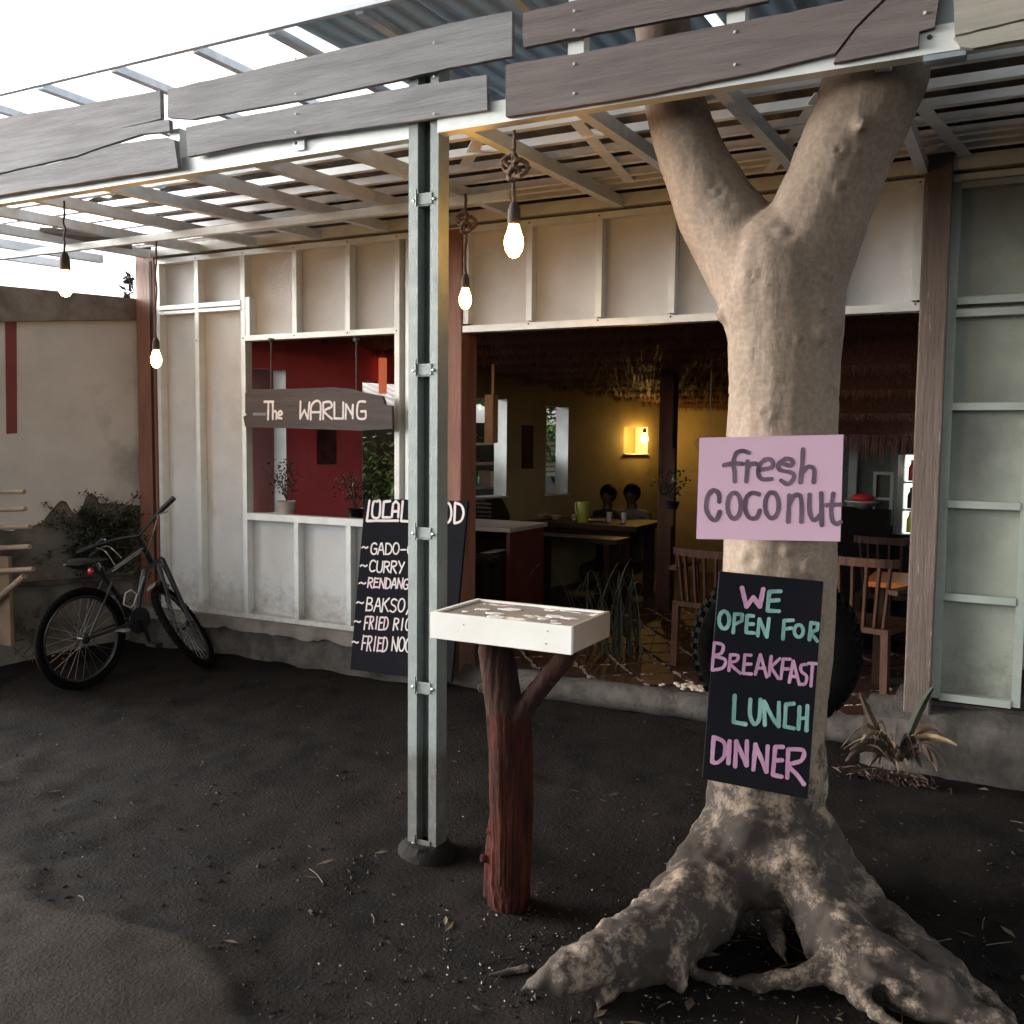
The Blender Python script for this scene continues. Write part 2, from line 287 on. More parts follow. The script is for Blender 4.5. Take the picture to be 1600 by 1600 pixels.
G = dict(
 ground=mat('volcanic_earth', (.0058, .0044, .0037), (.0135, .0098, .0078), 1.6, .95, bump=1, bscale=60, detail=12, c3=(.0032, .0026, .0023), s3=3.6, spec=.12),
 patch=mat('worn_concrete', (.055, .043, .034), (.036, .028, .022), 3, .9, bump=.6, bscale=30, spec=.2),
 steel=mat('painted_steel', (.7, .73, .71), (.6, .63, .61), 9, .42, .25, bump=.08, bscale=90),
 steelp=mat('post_steel', (.215, .245, .235), (.175, .205, .195), 14, .5, .2, bump=.25, bscale=130),
 steelg=mat('green_grey_steel', (.33, .37, .33), (.28, .325, .29), 8, .5, .15, bump=.1, bscale=80),
 batten=mat('bright_batten', (.86, .87, .88), (.78, .8, .8), 9, .38, .5, bump=.05),
 galv=mat('galvanised_steel', (.66, .72, .79), (.56, .62, .69), 20, .45, .35, bump=.05),
 sheet=mat('fibre_cement', (.66, .675, .68), (.58, .595, .6), 3, .85, bump=.35, bscale=160, c3=(.5, .495, .475), s3=1.7, lo3=.52, hi3=.75),
 sheetg=mat('green_grey_board', (.32, .345, .295), (.27, .295, .255), 4, .85, bump=.4, bscale=150, c3=(.16, .175, .158), s3=1.5, lo3=.5, hi3=.75),
 post=mat('reddish_timber', (.24, .1, .06), (.17, .07, .043), 5, .6, bump=.4, bscale=25, stretch=(3, 3, .35)),
 postr=mat('weathered_timber', (.15, .112, .092), (.105, .078, .065), 5, .75, bump=.5, bscale=25, stretch=(4, 4, .35), c3=(.32, .28, .24), s3=12, lo3=.66, hi3=.7),
 plank=mat('glare_grey_plank', (.25, .25, .26), (.18, .178, .185), 7, .8, bump=.6, bscale=30, stretch=(.4, 3, 5)),  # weathered grey, lightened to paint in lens glare over the left planks
 plankb=mat('brown_plank', (.145, .118, .11), (.1, .082, .078), 7, .8, bump=.6, bscale=30, stretch=(.4, 3, 5)),
 plankp=mat('pale_plank', (.33, .31, .26), (.26, .25, .21), 5, .8, bump=.5, bscale=30, stretch=(.4, 3, 5)),
 roof=mat('dark_roof_sheet', (.075, .06, .058), (.05, .042, .045), 4, .28, .75, bump=.15),
 roofb=mat('blue_roof_sheet', (.38, .44, .48), (.3, .36, .4), 4, .5, 0, bump=.1, transl=.45),
 conc=mat('mortar', (.085, .075, .064), (.036, .031, .027), 7, .9, bump=1, bscale=25, c3=(.02, .017, .014), s3=4, lo3=.5, hi3=.7),
 matte=mat('matt_black', (.006, .005, .005), None, 5, .9, spec=.1),
 gravel=mat('dark_gravel', (.012, .01, .009), (.028, .023, .019), 30, .9, spec=.2), deadleaf=mat('brown_fallen_leaf', (.11, .075, .045), (.05, .032, .02), 9, .85),
 sillc=mat('pale_mortar', (.2, .18, .155), (.13, .115, .1), 5, .9, bump=.8, bscale=30, c3=(.07, .062, .052), s3=3, lo3=.55, hi3=.7),
 footing=mat('dark_mortar', (.012, .01, .008), (.006, .005, .0045), 9, .95, bump=1, bscale=30, spec=.2),
 wall=mat('pale_plaster', (.5, .5, .485), (.42, .415, .4), 2.2, .9, bump=.3, bscale=40, c3=(.3, .295, .28), s3=1.6, lo3=.56, hi3=.7),
 wallb=mat('bare_render', (.15, .142, .122), (.1, .095, .08), 5, .95, bump=1, bscale=30, c3=(.045, .043, .036), s3=4, lo3=.5, hi3=.68),
 cap=mat('wall_cap', (.22, .2, .18), (.1, .085, .075), 5, .9, bump=.6, bscale=30),
 stripe=mat('dark_red_paint', (.16, .035, .035), None, 6, .8),
 red=mat('red_wall', (.68, .11, .13), (.58, .09, .105), 3, .7, bump=.1),
 yellow=mat('ochre_wall', (.27, .22, .11), (.21, .17, .085), 3, .8, bump=.1),
 reveal=mat('pale_reveal', (.55, .6, .6), None, 5, .8),
 thatch=mat('palm_fibre_thatch', (.22, .085, .05), (.08, .03, .02), 30, .55, bump=1, bscale=80, stretch=(4, 1, .4), spec=.6),
 floor=mat('concrete_floor', (.06, .05, .043), (.035, .029, .025), 4, .7, bump=.4),
 tile=mat('terracotta_slab', (.06, .022, .012), (.03, .012, .008), 8, .55, bump=.5, bscale=30),
 pebble=mat('white_pebble', (.5, .42, .34), (.35, .28, .23), 30, .6),
 bark=mat('smooth_bark', (.225, .172, .127), (.16, .12, .088), 4, .85, bump=.5, bscale=24, stretch=(1, 1, .4), c3=(.105, .072, .052), s3=4.5, lo3=.6, hi3=.72),
 stump=mat('red_brown_log', (.05, .012, .007), (.01, .0045, .004), 8, .85, spec=.1, bump=.8, bscale=22, stretch=(3, 3, .3), c3=(.12, .06, .045), s3=10, lo3=.68, hi3=.76),
 logtop=mat('dark_bark_log', (.035, .016, .012), (.016, .009, .007), 9, .9, spec=.1, bump=1, bscale=20, stretch=(2, 2, .4), c3=(.2, .15, .12), s3=12, lo3=.64, hi3=.72),
 white=mat('white_paint', (.6, .595, .56), (.53, .52, .49), 4, .55, bump=.06, bscale=60),
 white_shade=mat('shaded_cream_board', (.26, .2, .155), (.21, .165, .125), 5, .7, bump=.2, bscale=60),  # darker cream paints in the shade on the box's right end
 top=mat('eroded_top', (.2, .165, .14), (.14, .115, .1), 14, .8, bump=.5, c3=(.7, .64, .54), s3=7, lo3=.58, hi3=.62, stretch=(.6, 1.4, 1)),
 pink=mat('pink_board', (.76, .5, .63), (.72, .475, .6), 5, .6),
 purple=mat('dark_violet_paint', (.085, .05, .085), (.2, .12, .185), 22, .5, stretch=(1, 1, .3)),
 black=mat('blackboard', (.006, .007, .011), (.01, .01, .015), 6, .8, bump=.15, spec=.12),
 mint=mat('mint_paint', (.3, .56, .49), (.12, .25, .24), 22, .5, stretch=(1, 1, .35)), rose=mat('rose_paint', (.64, .37, .53), (.46, .22, .37), 26, .5, stretch=(1, 1, .35)),
 whitep=mat('white_lettering', (.8, .76, .74), (.7, .62, .64), 25, .5), palep=mat('pale_pink_lettering', (.75, .55, .62), (.72, .68, .7), 12, .5),
 signw=mat('dark_wood_sign', (.075, .055, .05), (.05, .038, .036), 7, .7, bump=.5, bscale=30, stretch=(.4, 3, 4)),
 cord=mat('dark_cord', (.05, .035, .025), None, 20, .8), rope=mat('jute_rope', (.16, .1, .06), (.09, .05, .03), 60, .9, bump=1, bscale=120),
 bulb=mat('lit_bulb', (1, .8, .5), None, 5, .3, emit=(1, .47, .09), es=21),
 bulb2=mat('lit_bulb_inside', (1, .8, .5), None, 5, .3, emit=(1, .56, .13), es=46),
 rubber=mat('tyre_rubber', (.003, .003, .003), (.005, .005, .005), 20, .95, spec=.05, bump=.5), bframe=mat('bicycle_paint', (.012, .012, .014), None, 10, .3), chrome=mat('bare_alloy', (.5, .5, .5), None, 10, .3, .9),
 blackp=mat('black_plastic', (.01, .01, .011), None, 10, .5), redl=mat('red_reflector', (.5, .02, .04), None, 10, .2),
 leaf=mat('dark_leaf', (.022, .04, .018), (.045, .07, .025), 8, .5), leafb=mat('bright_leaf', (.1, .2, .05), (.16, .3, .08), 8, .5), leafg=mat('grey_weed', (.02, .026, .014), (.04, .046, .026), 8, .7),
 dry=mat('dry_leaf', (.25, .18, .09), (.1, .06, .035), 9, .8), dryd=mat('dead_leaf', (.07, .04, .025), (.035, .02, .013), 9, .8),
 bamboo=mat('pale_slat', (.3, .22, .15), (.2, .14, .095), 7, .7, bump=.3, stretch=(.5, 3, 3)), rack=mat('tan_panel', (.2, .13, .08), (.13, .085, .055), 5, .8),
 wood=mat('teak', (.085, .036, .02), (.04, .018, .011), 6, .6, spec=.2, bump=.3, bscale=20, stretch=(3, 3, .5)), wood2=mat('dark_teak', (.035, .015, .01), (.02, .009, .006), 6, .65, spec=.2, stretch=(3, 3, .5)),
 orange=mat('orange_tabletop', (.5, .16, .04), None, 5, .4), mahog=mat('mahogany_panel', (.12, .03, .02), (.08, .02, .014), 5, .45),
 counter=mat('pale_counter', (.42, .36, .31), None, 5, .4), black2=mat('black_lacquer', (.01, .009, .01), None, 5, .4),
 skin=mat('brown_skin', (.07, .035, .024), None, 9, .6), shirt=mat('pale_shirt', (.16, .15, .12), (.1, .09, .075), 9, .9), shirtd=mat('dark_shirt', (.02, .018, .02), None, 9, .9), hair=mat('black_hair', (.006, .005, .005), None, 40, .8, spec=.1),
 jug=mat('green_pitcher', (.45, .48, .05), None, 9, .3, trans=.25), crock=mat('white_crockery', (.6, .58, .55), None, 9, .3),
 mesh=mat('dark_mesh', (.03, .034, .032), (.05, .055, .05), 40, .8), frame=mat('grey_frame', (.2, .23, .22), None, 9, .6),
 fridge=mat('lit_fridge_interior', (.8, .85, .8), None, 9, .4, emit=(.85, 1, .85), es=.5), redpk=mat('red_packets', (.5, .03, .04), None, 20, .5),
 picture=mat('dark_picture', (.03, .012, .012), (.12, .035, .03), 12, .5), pot=mat('beige_pot', (.42, .36, .33), (.35, .3, .27), 7, .7),
 orlamp=mat('orange_lampshade', (.75, .16, .07), None, 7, .7, emit=(1, .25, .12), es=.09),
 wroof=mat('white_corrugated', (.75, .7, .66), (.55, .5, .47), 8, .6), garden=mat('garden_wall', (.05, .055, .048), (.09, .1, .085), 5, .9),
 crate=mat('tan_frame', (.45, .25, .12), None, 9, .6), blue=mat('blue_box', (.08, .3, .5), None, 9, .5), litter=mat('pale_litter', (.3, .25, .21), (.1, .075, .055), 30, .8),
 stone=mat('dark_stone', (.035, .035, .033), (.06, .058, .052), 6, .9, bump=.8),
)
def M_(k): return G[k]
def mudsplash(k, ztop, colr, amt):                 # dried rain-splash dirt thrown up from the soil
    t = G[k].node_tree; b = t.nodes['Principled BSDF']; src = b.inputs['Base Color'].links[0].from_socket; L = t.links
    ge = t.nodes.new('ShaderNodeNewGeometry'); sx = t.nodes.new('ShaderNodeSeparateXYZ'); L.new(ge.outputs['Position'], sx.inputs[0])
    mr = t.nodes.new('ShaderNodeMapRange'); mr.inputs[1].default_value = ztop; mr.inputs[2].default_value = .4; mr.inputs[3].default_value = -.2; mr.inputs[4].default_value = .22; L.new(sx.outputs[2], mr.inputs[0])
    n = t.nodes.new('ShaderNodeTexNoise'); n.inputs['Scale'].default_value = 9; n.inputs['Detail'].default_value = 12; n.inputs['Roughness'].default_value = .8; L.new(ge.outputs['Position'], n.inputs['Vector'])
    a = t.nodes.new('ShaderNodeMath'); L.new(mr.outputs[0], a.inputs[0]); L.new(n.outputs['Fac'], a.inputs[1])
    m = t.nodes.new('ShaderNodeMapRange'); m.inputs[1].default_value = .48; m.inputs[2].default_value = .72; m.inputs[4].default_value = amt; L.new(a.outputs[0], m.inputs[0])
    x = t.nodes.new('ShaderNodeMix'); x.data_type = 'RGBA'; L.new(m.outputs[0], x.inputs[0]); L.new(src, x.inputs[6]); x.inputs[7].default_value = (*colr, 1); L.new(x.outputs[2], b.inputs['Base Color'])
mudsplash('sheet', .95, (.2, .17, .14), .6); mudsplash('steel', .8, (.2, .17, .14), .5); mudsplash('sheetg', .95, (.1, .095, .08), .6); mudsplash('steelp', .5, (.07, .055, .045), .7)
mudsplash('post', .9, (.07, .05, .04), .6); mudsplash('postr', 1.0, (.06, .045, .036), .6); mudsplash('wall', 1.35, (.13, .125, .11), .8)

# ================================================================== THE SETTING
def lat(a, b, n): return [a+(b-a)*i/n for i in range(n+1)]
xs = [-300, -80, -30, -14]+lat(-9, 3, 280)+[8, 20, 60, 300]
ys = [-300, -60, -12, -3]+lat(.6, 5.4, 150)+[8, 14, 40, 300]
ol = [(-400, 1330), (20, 1338), (62, 1350), (52, 1368), (60, 1398), (100, 1420), (150, 1436), (215, 1448), (280, 1462), (330, 1490), (360, 1540), (385, 1640), (400, 2400), (-900, 2400)]
WP = [gr(x, y) if y < 1800 else Vector((-1.7 if x > 0 else -6, .4, 0)) for x, y in ol]
def worn(x, y):                                    # signed distance to the worn concrete patch
    ins = False; dm = 9
    for i in range(len(WP)):
        a, b = WP[i], WP[(i+1) % len(WP)]
        if (a.y > y) != (b.y > y) and x < (b.x-a.x)*(y-a.y)/(b.y-a.y)+a.x: ins = not ins
        ex, ey = b.x-a.x, b.y-a.y; t = max(0, min(1, ((x-a.x)*ex+(y-a.y)*ey)/(ex*ex+ey*ey+1e-9))); dm = min(dm, math.hypot(x-a.x-t*ex, y-a.y-t*ey))
    return dm if ins else -dm
def gh(x, y): return gz(x, y)+.018*noise.noise(Vector((x*1.3, y*1.3, 0)))+.01*noise.noise(Vector((x*5, y*5, 3)))+.006*noise.noise(Vector((x*14, y*14, 7)))
g = MB(); nx = len(xs); wn = []
for y in ys:
    for x in xs:
        near = (-9 <= x <= 3 and .6 <= y <= 5.4)
        if near and x < -1 and y < 3.2:
            wd = worn(x, y)+.05*noise.noise(Vector((x*7, y*7, 1)))
        else: wd = -1
        wv = max(0, min(1, wd/.05+.5)); wn.append(wv)
        g.v.append(Vector((x, y, (gh(x, y) if near else gz(x, y))+.012*wv)))
g.f = [(j*nx+i, j*nx+i+1, (j+1)*nx+i+1, (j+1)*nx+i) for j in range(len(ys)-1) for i in range(nx-1)]
g.sm = True; gnd = g.build('ground', M_('ground'), kind='structure'); gnd['label'] = 'dark bare volcanic earth of the yard'
at_ = gnd.data.attributes.new('worn', 'FLOAT', 'POINT'); at_.data.foreach_set('value', wn)
t = G['ground'].node_tree; bs = t.nodes['Principled BSDF']; src = bs.inputs['Base Color'].links[0].from_socket
an = t.nodes.new('ShaderNodeAttribute'); an.attribute_name = 'worn'; n1 = t.nodes.new('ShaderNodeTexNoise'); n1.inputs['Scale'].default_value = 4; n1.inputs['Detail'].default_value = 9; n1.inputs['Roughness'].default_value = .7
tc_ = t.nodes.new('ShaderNodeTexCoord'); t.links.new(tc_.outputs['Object'], n1.inputs['Vector'])
m1 = t.nodes.new('ShaderNodeMath'); m1.operation = 'MULTIPLY_ADD'; t.links.new(n1.outputs['Fac'], m1.inputs[0]); m1.inputs[1].default_value = 1.6; t.links.new(an.outputs['Fac'], m1.inputs[2])
m2 = t.nodes.new('ShaderNodeMapRange'); m2.inputs[1].default_value = 1.2; m2.inputs[2].default_value = 2.0; t.links.new(m1.outputs[0], m2.inputs[0])
mm = t.nodes.new('ShaderNodeMix'); mm.data_type = 'RGBA'; t.links.new(m2.outputs[0], mm.inputs[0]); t.links.new(src, mm.inputs[6]); mm.inputs[7].default_value = (.03, .0235, .0185, 1); t.links.new(mm.outputs[2], bs.inputs['Base Color'])
# litter: uncountable crumbs
g = MB()
def crumb(x, y, s, z=None):
    z = gh(x, y) if z is None else z
    a = random.random()*6.28; l, w_ = s*random.uniform(.8, 2), s*random.uniform(.4, .9)
    u = Vector((math.cos(a), math.sin(a), random.uniform(-.2, .2))); v = Vector((-math.sin(a), math.cos(a), random.uniform(-.3, .3)))
    c = Vector((x, y, z+s*.45)); n_ = Vector((0, 0, s*.35))
    g.add([c+u*l-n_*.5, c+v*w_-n_, c-u*l, c-v*w_-n_, c+n_], [(0, 1, 4), (1, 2, 4), (2, 3, 4), (3, 0, 4)])
for i in range(240):
    q = gr(random.uniform(0, 1600), 1045+550*random.random()**.8); crumb(q.x, q.y, random.uniform(.0015, .005))
for i in range(260):
    q = gr(random.gauss(960, 180), random.gauss(1500, 60))
    if q.y < 5: crumb(q.x, q.y, random.uniform(.002, .006))
for i in range(140):
    q = gr(random.uniform(0, 110), random.uniform(985, 1035)); crumb(q.x, min(q.y, 4.6), random.uniform(.004, .012))
g.build('ground_litter', M_('litter'), kind='stuff')
# small stones and twigs darker than the litter
g = MB()
for i in range(2300):
    q = gr(random.uniform(-50, 1650), 1060+560*random.random()**.8)
    if q.y < 4.9: crumb(q.x, q.y, random.uniform(.002, .011)*random.random()+.002)
g.build('loose_gravel', M_('gravel'), kind='stuff')
g = MB()
for i in range(105):                                # fallen leaves, twigs and straw, thicker round the tree
    q = gr(random.uniform(0, 1600), random.uniform(1090, 1600)) if i < 35 else gr(random.gauss(1150, 230), random.gauss(1490, 70))
    if q.y > 4.8: continue
    a = random.random()*6.28; l = random.uniform(.012, .045); u = Vector((math.cos(a), math.sin(a), 0)); v = Vector((-u.y, u.x, 0)); c = Vector((q.x, q.y, gh(q.x, q.y)+.004))
    if i % 3: w_ = l*random.uniform(.2, .4); g.add([c-u*l, c+v*w_+Vector((0, 0, .006)), c+u*l+Vector((0, 0, .004)), c-v*w_+Vector((0, 0, .003))], [(0, 1, 2), (0, 2, 3)])
    else: g.tube([c-u*l*1.6, c+v*.004+Vector((0, 0, .004)), c+u*l*1.6], .0018, 4)
g.build('fallen_leaves', M_('deadleaf'), kind='stuff', smooth=False)

# interior floor
FZ = .28
fl = thing('floor', None, None, (-2.5, 5.02, FZ)); fl['kind'] = 'structure'
g = MB(); g.box((-5.5, 5.02, .1), (1.5, 11.5, FZ)); g.build('slab', M_('floor'), fl)
g = MB(); ed = []
for i in range(60):
    x = -3.2+i*(2.75/59); ed.append((Vector((x, 4.99+.02*noise.noise(Vector((x*4, 0, 0))), .27+.02*noise.noise(Vector((x*3, 5, 0))))), .075+.012*noise.noise(Vector((x*6, 9, 0)))))
g.tube([p for p, r in ed], [r for p, r in ed], 12); g.build('kerb', M_('conc'), fl)
# terracotta slabs with white pebbles in the joints, in front of the doorway
peb = MB()
ang = math.radians(38); ca, sa = math.cos(ang), math.sin(ang); cs = .27
cnt = 0
for i in range(-14, 15):
    for j in range(-14, 15):
        cx, cy = -2.1+cs*(i*ca-j*sa), 6.2+cs*(i*sa+j*ca)
        if not (-3.1 < cx < -.62 and 5.2 < cy < 7.6): continue
        pts = []
        for a, b in ((-1, -1), (0, -1.04), (1, -1), (1.03, 0), (1, 1), (0, 1.02), (-1, 1), (-1.02, 0)):
            k = (cs*.5-.022)*(1+.06*noise.noise(Vector((cx*7+a, cy*7+b, 0))))
            pts.append((cx+k*(a*ca-b*sa), cy+k*(a*sa+b*ca), FZ))
        t = MB(); t.slab(pts, (0, 0, .014)); t.build('tile', M_('tile'), fl); cnt += 1
        for s in range(2):
            n_ = 10
            for k in range(n_):
                if random.random() < .3: continue
                u = -.5+(k+random.random()*.6)/n_
                a, b = (u, .5) if s else (.5, u)
                x, y = cx+cs*(a*ca-b*sa)+random.uniform(-.014, .014), cy+cs*(a*sa+b*ca)+random.uniform(-.014, .014)
                r = random.uniform(.007, .0145); peb.ball((x, y, FZ+.004), r, 6, (1.4, 1, .7))
for i in range(60): peb.ball((random.gauss(-1.52, .06), random.gauss(5.07, .03), FZ+.075), random.uniform(.008, .016), 6, (1.4, 1, .7))
peb.build('pebble_joints', M_('pebble'), fl, kind='stuff')

# ================================================================== BUILDING
YF = 4.95
def fx(x, y): return at(x, y, Y=YF)
B = thing('restaurant_building', 'open-fronted restaurant of pale panels in thin steel framing with wooden corner posts', 'building', (-2.7, YF, .2))
XL, XR = -5.40, .03
TOP, LIN, SILL, BOT = 2.89, 2.335, 1.155, .478
# timber posts
def tpost(x0, x1, y0, y1, z0, z1, k, lab=None):
    g = MB(); g.box((x0, y0, z0), (x1, y1, z1)); return g.build('post', M_(k), B, lab, bevel=.006)
tpost(-5.615, -5.43, YF+.0, YF+.13, .3, 2.98, 'post', 'reddish brown post at the left corner')
g = MB(); g.box((-5.475, YF-.004, .4), (-5.452, YF-.0015, 2.9)); g.build('groove', M_('wood2'), B)
tpost(-3.02, -2.92, YF-.02, YF+.16, FZ, 2.9, 'post')
tpost(-.452, -.335, YF-.06, YF+.12, .40, 3.03, 'postr', 'weathered grey-brown post at the right of the doorway')
# studs (C section: web face + shaded return)
def stud(x, z0, z1, w_=.035, k='steel', y=YF):
    g = MB(); g.box((x-w_/2, y-.012, z0), (x+w_/2, y-.009, z1)); g.box((x-w_/2, y-.009, z0), (x-w_/2+.003, y+.05, z1)); g.box((x+w_/2-.003, y-.009, z0), (x+w_/2, y+.05, z1))
    return g.build('stud', M_(k), B)
def rail(x0, x1, z, h_=.035, k='steel', y=YF):
    g = MB(); g.box((x0, y-.016, z-h_/2), (x1, y-.0125, z+h_/2)); g.box((x0, y-.0125, z+h_/2-.003), (x1, y+.06, z+h_/2)); g.box((x0, y-.0125, z-h_/2), (x1, y+.06, z-h_/2+.003))
    return g.build('rail', M_(k), B)
def panel(x0, x1, z0, z1, k='sheet', y=YF+.052):
    g = MB(); g.box((x0, y, z0), (x1, y+.012, z1)); return g.build('panel', M_(k), B)
for x, z0, z1 in [(-5.385, BOT, TOP), (-5.02, BOT, TOP), (-4.605, BOT, TOP), (-4.565, LIN, 2.62), (-4.17, LIN, TOP), (-4.17, BOT, SILL), (-3.748, LIN, TOP), (-3.748, BOT, SILL), (-3.38, BOT, TOP), (-3.30, BOT, TOP), (-3.06, BOT, TOP),
                  (-2.9, LIN, TOP), (-2.49, LIN, TOP), (-2.07, LIN, TOP), (-1.66, LIN, TOP), (-1.24, LIN, TOP), (-.83, LIN, TOP), (-.475, LIN, TOP)]:
    stud(x, z0+.018, z1-.018)
rail(-5.4, XR, TOP); rail(-5.4, -3.04, BOT); rail(-5.367, -4.623, 2.57, .03); rail(-5.367, -4.623, 2.535, .022)
rail(-4.587, -3.36, LIN); rail(-4.587, -3.398, SILL, .045); rail(-2.918, -.455, LIN-.012, .038); rail(-3.32, -3.04, 2.6, .03)
for a, b in ((-5.385, -5.02), (-5.02, -4.605)):
    panel(a, b, BOT, 2.55); panel(a, b, 2.554, TOP)
for a, b in ((-4.605, -4.17), (-4.17, -3.748), (-3.748, -3.38)):
    panel(a, b, LIN, TOP); panel(a, b, BOT, SILL-.01)
panel(-3.376, -3.306, BOT, TOP); panel(-3.3, -3.06, BOT, TOP)
xs_ = [-2.9, -2.49, -2.07, -1.66, -1.24, -.83, -.475]
for a, b in zip(xs_, xs_[1:]): panel(a, b, LIN, TOP)
# right bay
for x in (-.318, .02): stud(x, .49, 2.87, .038, 'steelg')
for z in (2.86, 2.34, 2.285, 1.86, 1.41, .975, .50): rail(-.299, .001, z, .034, 'steelg')
for a, b in ((.5, .975), (.979, 1.41), (1.414, 1.86), (1.864, 2.3), (2.304, 2.87)): panel(-.31, .015, a, b, 'sheetg')
panel(.5, 2.2, .25, 2.9, 'sheetg', YF+.4)
# header channel over the wall
g = MB(); g.box((-5.42, YF-.03, 2.925), (1.2, YF-.026, 2.99)); g.box((-5.42, YF-.026, 2.986), (1.2, YF+.05, 2.99)); g.box((-5.42, YF-.026, 2.925), (1.2, YF+.05, 2.929)); g.build('header_channel', M_('steel'), B)
g = MB(); g.box((-5.42, YF+.05, 2.89), (-3.05, YF+.056, 3.2)); g.box((-3.05, YF+.05, 2.89), (1.2, YF+.056, 3.2)); g.build('upper_band', M_('roof'), B)
g = MB()
for x in [-5.02, -4.6, -4.17, -3.748, -3.38, -2.49, -2.07, -1.66, -1.24, -.83, -.475]:
    for z in (LIN, TOP): g.lathe((x, YF-.0165, z), [(.005, 0), (.004, -.003)], 8, (0, 1, 0))
g.build('screws', M_('cord'), B, kind='stuff')
# mortar plinth under the wall, lumpy
def lump(name, pts_top, depth_, zb, k, par, seed=0):
    g = MB(); nx_ = 60; nz_ = 8; a, b = pts_top
    for j in range(nz_+1):
        for i in range(nx_+1):
            t = i/nx_; x = a[0]+(b[0]-a[0])*t; zt = a[2]+(b[2]-a[2])*t; y = a[1]+(b[1]-a[1])*t
            s = j/nz_; z = zt+(zb-zt)*s
            o = depth_*(.25+.75*s**.5)*(1 if j else .0)+.03*noise.noise(Vector((x*5+seed, z*9, 2)))*(1 if j else .2)
            g.v.append(Vector((x, y-o, z+.01*noise.noise(Vector((x*8, seed, z*3))))))
    g.f = [(j*(nx_+1)+i, (j+1)*(nx_+1)+i, (j+1)*(nx_+1)+i+1, j*(nx_+1)+i+1) for j in range(nz_) for i in range(nx_)]
    n0 = len(g.v); g.v += [Vector((a[0], a[1]+.12, a[2])), Vector((b[0], b[1]+.12, b[2]))]
    g.f += [tuple(list(range(nx_+1))+[n0+1, n0])]
    g.sm = True; return g.build(name, M_(k), par)
lump('plinth', ((-5.7, YF, .455), (-3.0, YF, .455)), .05, .1, 'conc', B)
g = MB(); n_ = 70                                    # paler sill course, its lower edge broken
tp = [Vector((-5.7+2.66*i/n_, YF-.062+.006*noise.noise(Vector((i*.3, 0, 0))), .462+.003*noise.noise(Vector((i*.4, 3, 0))))) for i in range(n_+1)]
bt = [Vector((p.x, p.y-.004, .385+.022*noise.noise(Vector((i*.22, 9, 0)))+.01*noise.noise(Vector((i*.9, 2, 0))))) for i, p in enumerate(tp)]
bk_ = [Vector((p.x, YF+.01, .466)) for p in tp]; bb_ = [Vector((p.x, YF+.01, p.z)) for p in bt]; m1_ = n_+1
g.add(tp+bt+bk_+bb_, [(i, m1_+i, m1_+i+1, i+1) for i in range(n_)]+[(2*m1_+i, i, i+1, 2*m1_+i+1) for i in range(n_)]+[(m1_+i, 3*m1_+i, 3*m1_+i+1, m1_+i+1) for i in range(n_)])
g.build('sill_course', M_('sillc'), B)
lump('plinth', ((-.62, YF+.02, .44), (.9, YF+.02, .47)), .26, .05, 'conc', B, 9)
for a_, b_ in (((-5.7, YF+.001, .1), (-3.04, YF+.14, .455)), ((-.5, YF+.03, .1), (.9, YF+.3, .465))): g = MB(); g.box(a_, b_); g.build('plinth_core', M_('conc'), B)
# side wall along the left, with window openings (plane through W0, direction WD)
W0 = Vector((-4.9, 5.0, 0)); WD = Vector((.282, .959, 0)).normalized(); WN = Vector((WD.y, -WD.x, 0))    # WN points into the room
def wp(x, y): return onplane(x, y, W0, WN)
def sw(x, y): p = wp(x, y); return ((p-W0).dot(WD), p.z)
WL = 5.3
ops = [(sw(386, 600)[0]-.1, sw(447, 600)[0], 1.12, 2.17), (sw(566, 700)[0], sw(690, 700)[0], 1.12, 2.12), (sw(738, 700)[0], sw(792, 700)[0], sw(770, 777)[1], sw(770, 622)[1]),
       (sw(853, 700)[0], sw(888, 700)[0], sw(853, 774)[1], sw(853, 634)[1]), (sw(975, 690)[0], sw(1012, 690)[0], sw(990, 710)[1], sw(990, 667)[1])]
ZC = 3.0
def wallpiece(s0, s1, z0, z1, k, name='wall'):
    if s1-s0 < .005 or z1-z0 < .005: return
    g = MB(); p = [W0+WD*s0, W0+WD*s1]; g.slab([p[0]+Vector((0, 0, z0)), p[1]+Vector((0, 0, z0)), p[1]+Vector((0, 0, z1)), p[0]+Vector((0, 0, z1))], -WN*.16); g.build(name, M_(k), B)
cur = .09
for a, b, z0, z1 in ops:
    k = 'red' if a < 2.0 else 'yellow'
    redend = ops[1][1]+.25
    if cur < redend < a: wallpiece(cur, redend, FZ, ZC, 'red'); wallpiece(redend, a, FZ, ZC, 'yellow')
    else: wallpiece(cur, a, FZ, ZC, 'red' if a < redend else 'yellow')
    wallpiece(a, b, FZ, z0, 'red' if b < redend else 'yellow'); wallpiece(a, b, z1, ZC, 'red' if b < redend else 'yellow')
    g = MB()                                            # pale reveals inside the opening
    for s_, t_ in ((a, a+.004), (b-.004, b)): g.slab([W0+WD*s_+Vector((0, 0, z0)), W0+WD*t_+Vector((0, 0, z0)), W0+WD*t_+Vector((0, 0, z1)), W0+WD*s_+Vector((0, 0, z1))], -WN*.158)
    g.slab([W0+WD*a+WN*.02+Vector((0, 0, z0-.003)), W0+WD*b+WN*.02+Vector((0, 0, z0-.003)), W0+WD*b-WN*.158+Vector((0, 0, z0-.003)), W0+WD*a-WN*.158+Vector((0, 0, z0-.003))], (0, 0, .012))
    g.build('window_reveal', M_('reveal'), B)
    cur = b
wallpiece(cur, WL, FZ, ZC, 'yellow')
